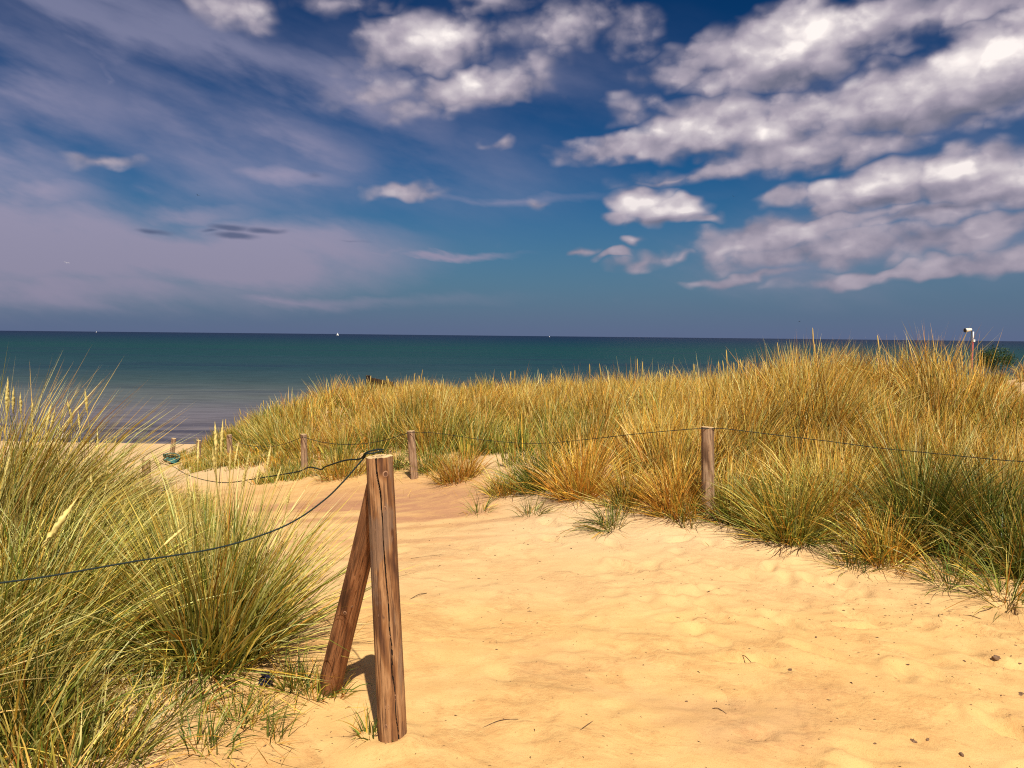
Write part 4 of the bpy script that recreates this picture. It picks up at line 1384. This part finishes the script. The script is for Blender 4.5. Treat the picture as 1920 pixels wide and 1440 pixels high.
# crumbs of dry plant matter all over the path
Vp, Fp = [], []
tet = np.array([(-1, -.4, 0), (1, -.3, .1), (.1, .5, .15), (0, 0, .7)])
tf = np.array([(0, 1, 3), (1, 2, 3), (2, 0, 3), (0, 2, 1)])
n = 1500
dx = np.concatenate([rg.uniform(-1.2, 3.8, n), rg.normal(2.6, .6, 460), rg.normal(-.9, .4, 160), rg.normal(2.4, .5, 120)])
dy = np.concatenate([2.0 + 5 * rg.uniform(0, 1, n) ** 1.2, rg.normal(4.5, .4, 460), rg.normal(2.75, .25, 160), rg.normal(3.2, .5, 120)])
for i, (x, y) in enumerate(zip(dx, dy)):
    s = rg.uniform(.0016, .0044) * (2.0 if rg.uniform() < .07 else 1)
    a = rg.uniform(0, 6.28)
    el_ = rg.uniform(.8, 2.6)
    q = tet * np.array([s * el_, s, s])
    q = np.stack([q[:, 0] * math.cos(a) - q[:, 1] * math.sin(a) + x, q[:, 0] * math.sin(a) + q[:, 1] * math.cos(a) + y, q[:, 2]], 1)
    q[:, 2] += float(gz(x, y))
    Vp.append(q)
    Fp.append(tf + 4 * i)
tag(link('plant_crumbs', mesh_np('plant_crumbs', np.concatenate(Vp), [np.concatenate(Fp)], M_DEBRIS, False)), 'dark crumbs of dry plant matter sprinkled over the sand', 'debris', kind='stuff')


def crumple(name, size, seed, mat):
    r = np.random.default_rng(seed)
    n = 9
    u, v = np.meshgrid(np.linspace(-1, 1, n), np.linspace(-1, 1, n))
    z = .55 * fbm(u * 1.7 + seed, v * 1.7, 3, seed) + .4 * (1 - u ** 2) * (1 - v ** 2)
    x = u * (1 - .35 * np.abs(fbm(u * 2, v * 2 + 4, 2, seed + 1))) + .3 * fbm(u, v * 2, 2, seed + 2)
    top = np.stack([x * size[0], v * size[1] * (1 + .3 * fbm(u * 3, v, 2, seed + 3)), z * size[2]], 2).reshape(-1, 3)
    bot = top * np.array([.95, .95, 1]) - np.array([0, 0, size[2] * .12])
    i = np.arange(n * n).reshape(n, n)
    f = np.stack([i[:-1, :-1].ravel(), i[:-1, 1:].ravel(), i[1:, 1:].ravel(), i[1:, :-1].ravel()], 1)
    return mesh_np(name, np.concatenate([top, bot]), [f, f[:, ::-1] + n * n], mat, False)


M_BLUE = mat_plain('blue_foil', (0.005, 0.009, 0.035), .3, .6, 60, .6)
M_TEAL = mat_plain('teal_cord', (0.035, 0.13, 0.12), .6, .6, 60)
p = hit(500, 1285)
o = link('foil_scrap', crumple('foil_scrap', (.032, .03, .04), 5, M_BLUE), None, (p.x, p.y, p.z + .025))
o.rotation_euler = (1.0, .3, .4)
tag(o, 'crumpled dark blue scrap lying on the sand under the big olive tussock', 'litter')
rt = link('cord_bundle', None, None, at(322, 862, 9.0))
tag(rt, 'teal green bundle of cord hanging on the rope by the short brown post', 'cord')
o = link('wrap', crumple('wrap', (.075, .045, .05), 9, M_TEAL), rt)
o.rotation_euler = (.5, .2, .2)
for k in range(4):
    pts = [Vector((.09 * math.cos(a + k), .02 * math.sin(a * 2 + k), .045 * math.sin(a) + .01 * k)) for a in np.linspace(0, 5.5, 8)]
    link('cord_loop', rope_mesh('cord_loop', pts, .006, .02, M_TEAL if k % 2 else M_ROPE, 6), rt)

# white flower heads standing among the tussocks
M_WHITE = mat_plain('white_petals', (.78, .72, .66), .8, .1, 60)
FL = [(118, 818, 4.35, 'white fluffy flower head among the pale windswept grass by the shallow water'), (220, 925, 4.6, 'small white flower head in the grass left of the short brown post'), (307, 917, 4.9, 'small white flower head in the grass right of the short brown post')]
for i, (px, py, Y, lab) in enumerate(FL):
    c = at(px, py, Y)
    g = Vector((c.x - .05, c.y + .03, float(gz(c.x - .05, c.y + .03))))
    rt = link('white_flower', None, None, g)
    tag(rt, lab, 'flower', 'white flowers in the grass')
    link('stem', stalk_mesh([Vector((0, 0, 0)), (c - g) * .5 + Vector((.01, 0, 0)), c - g]), rt)
    hd = []
    r = np.random.default_rng(i)
    Vh, Fh = [], []
    for k in range(46):
        d = r.normal(0, 1, 3)
        d /= np.linalg.norm(d)
        s1 = np.cross(d, [.3, .5, .8])
        s1 /= np.linalg.norm(s1)
        rad = .017 * r.uniform(.8, 1.15)
        Vh += [np.zeros(3), d * rad * .8 + s1 * .0045, d * rad * 1.05, d * rad * .8 - s1 * .0045]
        Fh.append((4 * k, 4 * k + 1, 4 * k + 2, 4 * k + 3))
    link('flower_head', mesh_np('flower_head', np.array(Vh), [np.array(Fh)], M_WHITE, False), rt, c - g)


# ------------------------------------------------------------------ things on the dune and out at sea
def box(name, sx, sy, sz, mat, parent, loc=(0, 0, 0), rot=(0, 0, 0), bev=.006):
    import bmesh
    bm = bmesh.new()
    bmesh.ops.create_cube(bm, size=1.0)
    bmesh.ops.scale(bm, vec=(sx, sy, sz), verts=bm.verts)
    bmesh.ops.bevel(bm, geom=bm.edges[:], offset=bev, segments=1, affect='EDGES')
    me = bpy.data.meshes.new(name)
    bm.to_mesh(me)
    bm.free()
    me.materials.append(mat)
    o = link(name, me, parent, loc)
    o.rotation_euler = rot
    return o


def tube(name, p0, p1, r0, r1, mat, parent, n=14, cap=True):
    p0, p1 = Vector(p0), Vector(p1)
    ax_ = (p1 - p0).normalized()
    q = ax_.to_track_quat('Z', 'Y').to_matrix()
    a = np.linspace(0, 2 * math.pi, n, endpoint=False)
    V = [p0 + q @ Vector((r0 * math.cos(t), r0 * math.sin(t), 0)) for t in a] + [p1 + q @ Vector((r1 * math.cos(t), r1 * math.sin(t), 0)) for t in a]
    V += [p0, p1]
    i = np.arange(n)
    j = np.roll(i, -1)
    Fs = [np.stack([i, j, j + n, i + n], 1)]
    if cap:
        Fs += [np.stack([j, i, np.full(n, 2 * n)], 1), np.stack([i + n, j + n, np.full(n, 2 * n + 1)], 1)]
    return link(name, mesh_np(name, np.array(V), Fs, mat, True), parent)


# dark timber jutting above the dune crest
tb = at(690, 728, 20.0)
g0 = float(gz(tb.x, tb.y))
rt = link('timber_prow', None, None, (tb.x, tb.y, g0))
tag(rt, 'dark weathered timber end jutting above the dune grass, before the sea', 'timber')
topz = at(690, 706, 20.0).z - g0
box('stem_post', .085, .10, topz + .1, M_TIMBER, rt, (0, 0, (topz - .1) / 2), (0, 0, 0))
box('post_cap', .10, .115, .03, M_TIMBER, rt, (0, 0, topz + .016))
for k in range(3):
    dz = topz - .06 - k * .082
    box('plank', .60, .035, .076, M_TIMBER, rt, (.33, .035 + .012 * (k % 2), dz - .055), (0, R(11), R(4)))

# lamp and marker pole far along the dune
M_BLACK = mat_plain('black_metal', (.02, .02, .022), .5, .3, 20)
M_LAMP = mat_plain('white_lamp_shell', (.78, .74, .64), .5, .1, 10)
M_REDP = mat_plain('red_paint', (.27, .045, .045), .55, .25, 12)
M_WHP = mat_plain('white_paint', (.75, .72, .70), .55, .15, 12)
Y = 34.0
b = at(1820, 660, Y)
g0 = float(gz(b.x, b.y))
rt = link('lamp_post', None, None, (b.x, b.y, g0))
tag(rt, 'slim black post with a white cylindrical lamp head, rising above the dune against the sky', 'lamp post')
hz_ = at(1820, 618, Y).z - g0
tube('pole', (0, 0, -.3), (0, 0, hz_), .024, .022, M_BLACK, rt)
tube('lamp_shell', (-.02, 0, hz_ + .0), (-.30, -.05, hz_ - .035), .055, .085, M_LAMP, rt, 18)
tube('lens_rim', (-.295, -.049, hz_ - .0345), (-.315, -.0525, hz_ - .037), .089, .089, M_BLACK, rt, 18)
tube('bracket', (0, 0, hz_ - .02), (-.12, -.02, hz_ - .05), .014, .014, M_BLACK, rt, 8)
b = at(1823.5, 660, Y + .6)
g0 = float(gz(b.x, b.y))
rt = link('marker_pole', None, None, (b.x, b.y, g0))
tag(rt, 'red and white painted marker pole standing close behind the lamp post', 'marker pole')
za, zb, zc = at(1823, 660, Y + .6).z - g0, at(1823, 641, Y + .6).z - g0, at(1822, 622, Y + .6).z - g0
tube('red_section', (0, 0, -.3), (0, 0, zb), .032, .030, M_REDP, rt)
tube('white_section', (0, 0, zb), (0, 0, zc), .024, .024, M_WHP, rt)
box('sign_plate', .075, .02, .10, M_WHP, rt, (.03, -.045, zb + .05))

# dark shrub behind the dune
sc_ = at(1866, 674, 23.5)
g0 = float(gz(sc_.x, sc_.y))
rt = link('dark_shrub', None, None, (sc_.x, sc_.y, g0))
tag(rt, 'round dark green shrub in the golden grass near the lamp post', 'shrub')
M_LEAF = mat_grass('shrub_leaf', .15)
r = np.random.default_rng(3)
for k in range(5):
    a = k * 1.3
    tube('stem', (0, 0, -.05), (.3 * math.cos(a), .25 * math.sin(a), sc_.z - g0), .02, .008, M_DEBRIS, rt, 6)
Vs, Fs_, Cs = [], [], []
cl = r.normal(0, 1, (26, 3))
cl /= np.linalg.norm(cl, axis=1)[:, None]
cl = cl * r.uniform(.35, .95, (26, 1)) * np.array([.52, .42, .38]) + np.array([0, 0, sc_.z - g0])
hgt = max(.25, sc_.z - g0)
cl[:, 2] = np.maximum(cl[:, 2], .1)
for k in range(3600):
    c = cl[r.integers(26)] + r.normal(0, .085, 3)
    d = r.normal(0, 1, 3)
    d[2] = abs(d[2]) * .7
    d /= np.linalg.norm(d)
    s1 = np.cross(d, r.normal(0, 1, 3))
    s1 /= np.linalg.norm(s1)
    ln, wd = r.uniform(.03, .055), r.uniform(.010, .018)
    o_ = len(Vs)
    Vs += [c, c + d * ln * .5 + s1 * wd, c + d * ln, c + d * ln * .5 - s1 * wd]
    Fs_.append((o_, o_ + 1, o_ + 2, o_ + 3))
    t_ = np.array([.030, .058, .018]) * r.uniform(.6, 1.5)
    Cs += [t_] * 4
link('crown', mesh_np('crown', np.array(Vs), [np.array(Fs_)], M_LEAF, False, np.array(Cs)), rt)

# sailing boats on the horizon
M_SAIL = mat_plain('sail_cloth', (.85, .83, .80), .8, .05, .2)
M_HULL = mat_plain('boat_hull', (.70, .70, .72), .5, .1, .5)


def sail_boat(px, Y, s, lab):
    p = at(px, 640, Y)
    rt = link('sailing_boat', None, None, (p.x, Y, SEA_Z))
    tag(rt, lab, 'boat', 'boats on the horizon')
    prof = [(-1, .0, .55), (-.6, .26, .5), (0, .3, .48), (.6, .22, .55), (1, .0, .72)]
    V = []
    for (x, w, h) in prof:
        V += [(x * 5 * s, -w * 5 * s, h * 2 * s), (x * 4.4 * s, 0, -.5 * s), (x * 5 * s, w * 5 * s, h * 2 * s)]
    Fq_ = []
    for k in range(len(prof) - 1):
        a = 3 * k
        Fq_ += [(a, a + 1, a + 4, a + 3), (a + 1, a + 2, a + 5, a + 4), (a + 2, a, a + 3, a + 5)]
    link('hull', mesh_np('hull', np.array(V), [np.array(Fq_)], M_HULL, False), rt)
    tube('mast', (.4 * s, 0, 0), (.4 * s, 0, 12 * s), .09 * s, .06 * s, M_HULL, rt, 6)
    for nm, tri in (('main_sail', [(.3, .06, 1.6), (-4.2, .5, 1.7), (.3, .06, 11.6), (-2.2, .45, 5.5)]), ('fore_sail', [(.6, .06, 1.4), (4.7, .0, 1.3), (.6, .06, 10.2), (2.6, .3, 5.0)])):
        a = np.array(tri) * s
        V2 = np.concatenate([a, a + np.array([0, .05 * s, 0])])
        link(nm, mesh_np(nm, V2, [np.array([(0, 1, 3), (0, 3, 2), (4, 7, 5), (4, 6, 7)])], M_SAIL, False), rt)


sail_boat(633, 2600, .8, 'tiny white sailing boat on the horizon above the dark timber')
sail_boat(181, 4200, .55, 'tiny far sailing boat on the horizon above the windswept grass')
sail_boat(1030, 4600, .55, 'tiny far sailing boat on the horizon above the middle of the dune')


# gulls
M_GULL = mat_plain('dark_feathers', (.05, .05, .06), .8, .3, 5)
M_GULLW = mat_plain('white_feathers', (.7, .68, .66), .8, .1, 5)


def gull(px, py, Y, span, mat, lab, rz):
    c = at(px, py, Y)
    st = [(-.5, .0, .08, .02), (-.28, .03, .11, .06), (-.09, .02, .03, .10), (0, .02, 0, .11), (.09, .02, .03, .10), (.28, .03, .11, .06), (.5, .0, .08, .02)]
    V, Fq_ = [], []
    for (x, y, z, ch) in st:
        V += [(x, y + ch, z), (x, y, z + .014), (x, y - ch, z), (x, y, z - .012)]
    for k in range(len(st) - 1):
        for q in range(4):
            Fq_.append((4 * k + q, 4 * k + (q + 1) % 4, 4 * k + 4 + (q + 1) % 4, 4 * k + 4 + q))
    n0 = len(V)
    bd = [(.30, .0, .005), (.24, .01, .035), (.1, .0, .05), (-.08, .0, .045), (-.22, .0, .02), (-.32, 0, .035), (-.34, 0, .002)]
    for (y, z, r_) in bd:
        V += [(r_ * math.cos(a), y, z + r_ * .8 * math.sin(a)) for a in np.linspace(0, 2 * math.pi, 6, endpoint=False)]
    for k in range(len(bd) - 1):
        for q in range(6):
            Fq_.append((n0 + 6 * k + q, n0 + 6 * k + (q + 1) % 6, n0 + 6 * k + 6 + (q + 1) % 6, n0 + 6 * k + 6 + q))
    o = link('gull', mesh_np('gull', np.array(V) * span, [np.array(Fq_)], mat, True), None, c)
    o.rotation_euler = (.15, .2, rz)
    tag(o, lab, 'bird', 'far birds in the sky')


gull(371, 366, 190, 1.1, M_GULL, 'tiny dark bird high in the sky above the small dark cloud', 1.1)
gull(125, 493, 170, 1.1, M_GULLW, 'tiny pale bird low in the sky over the pinkish cloud', .5)
gull(1499, 603, 260, 1.1, M_GULL, 'tiny dark bird just above the horizon over the tall dune grass', 2.0)
gull(1375, 368, 260, 1.0, M_GULL, 'tiny dark bird beside the small bright cumulus cloud', .3)
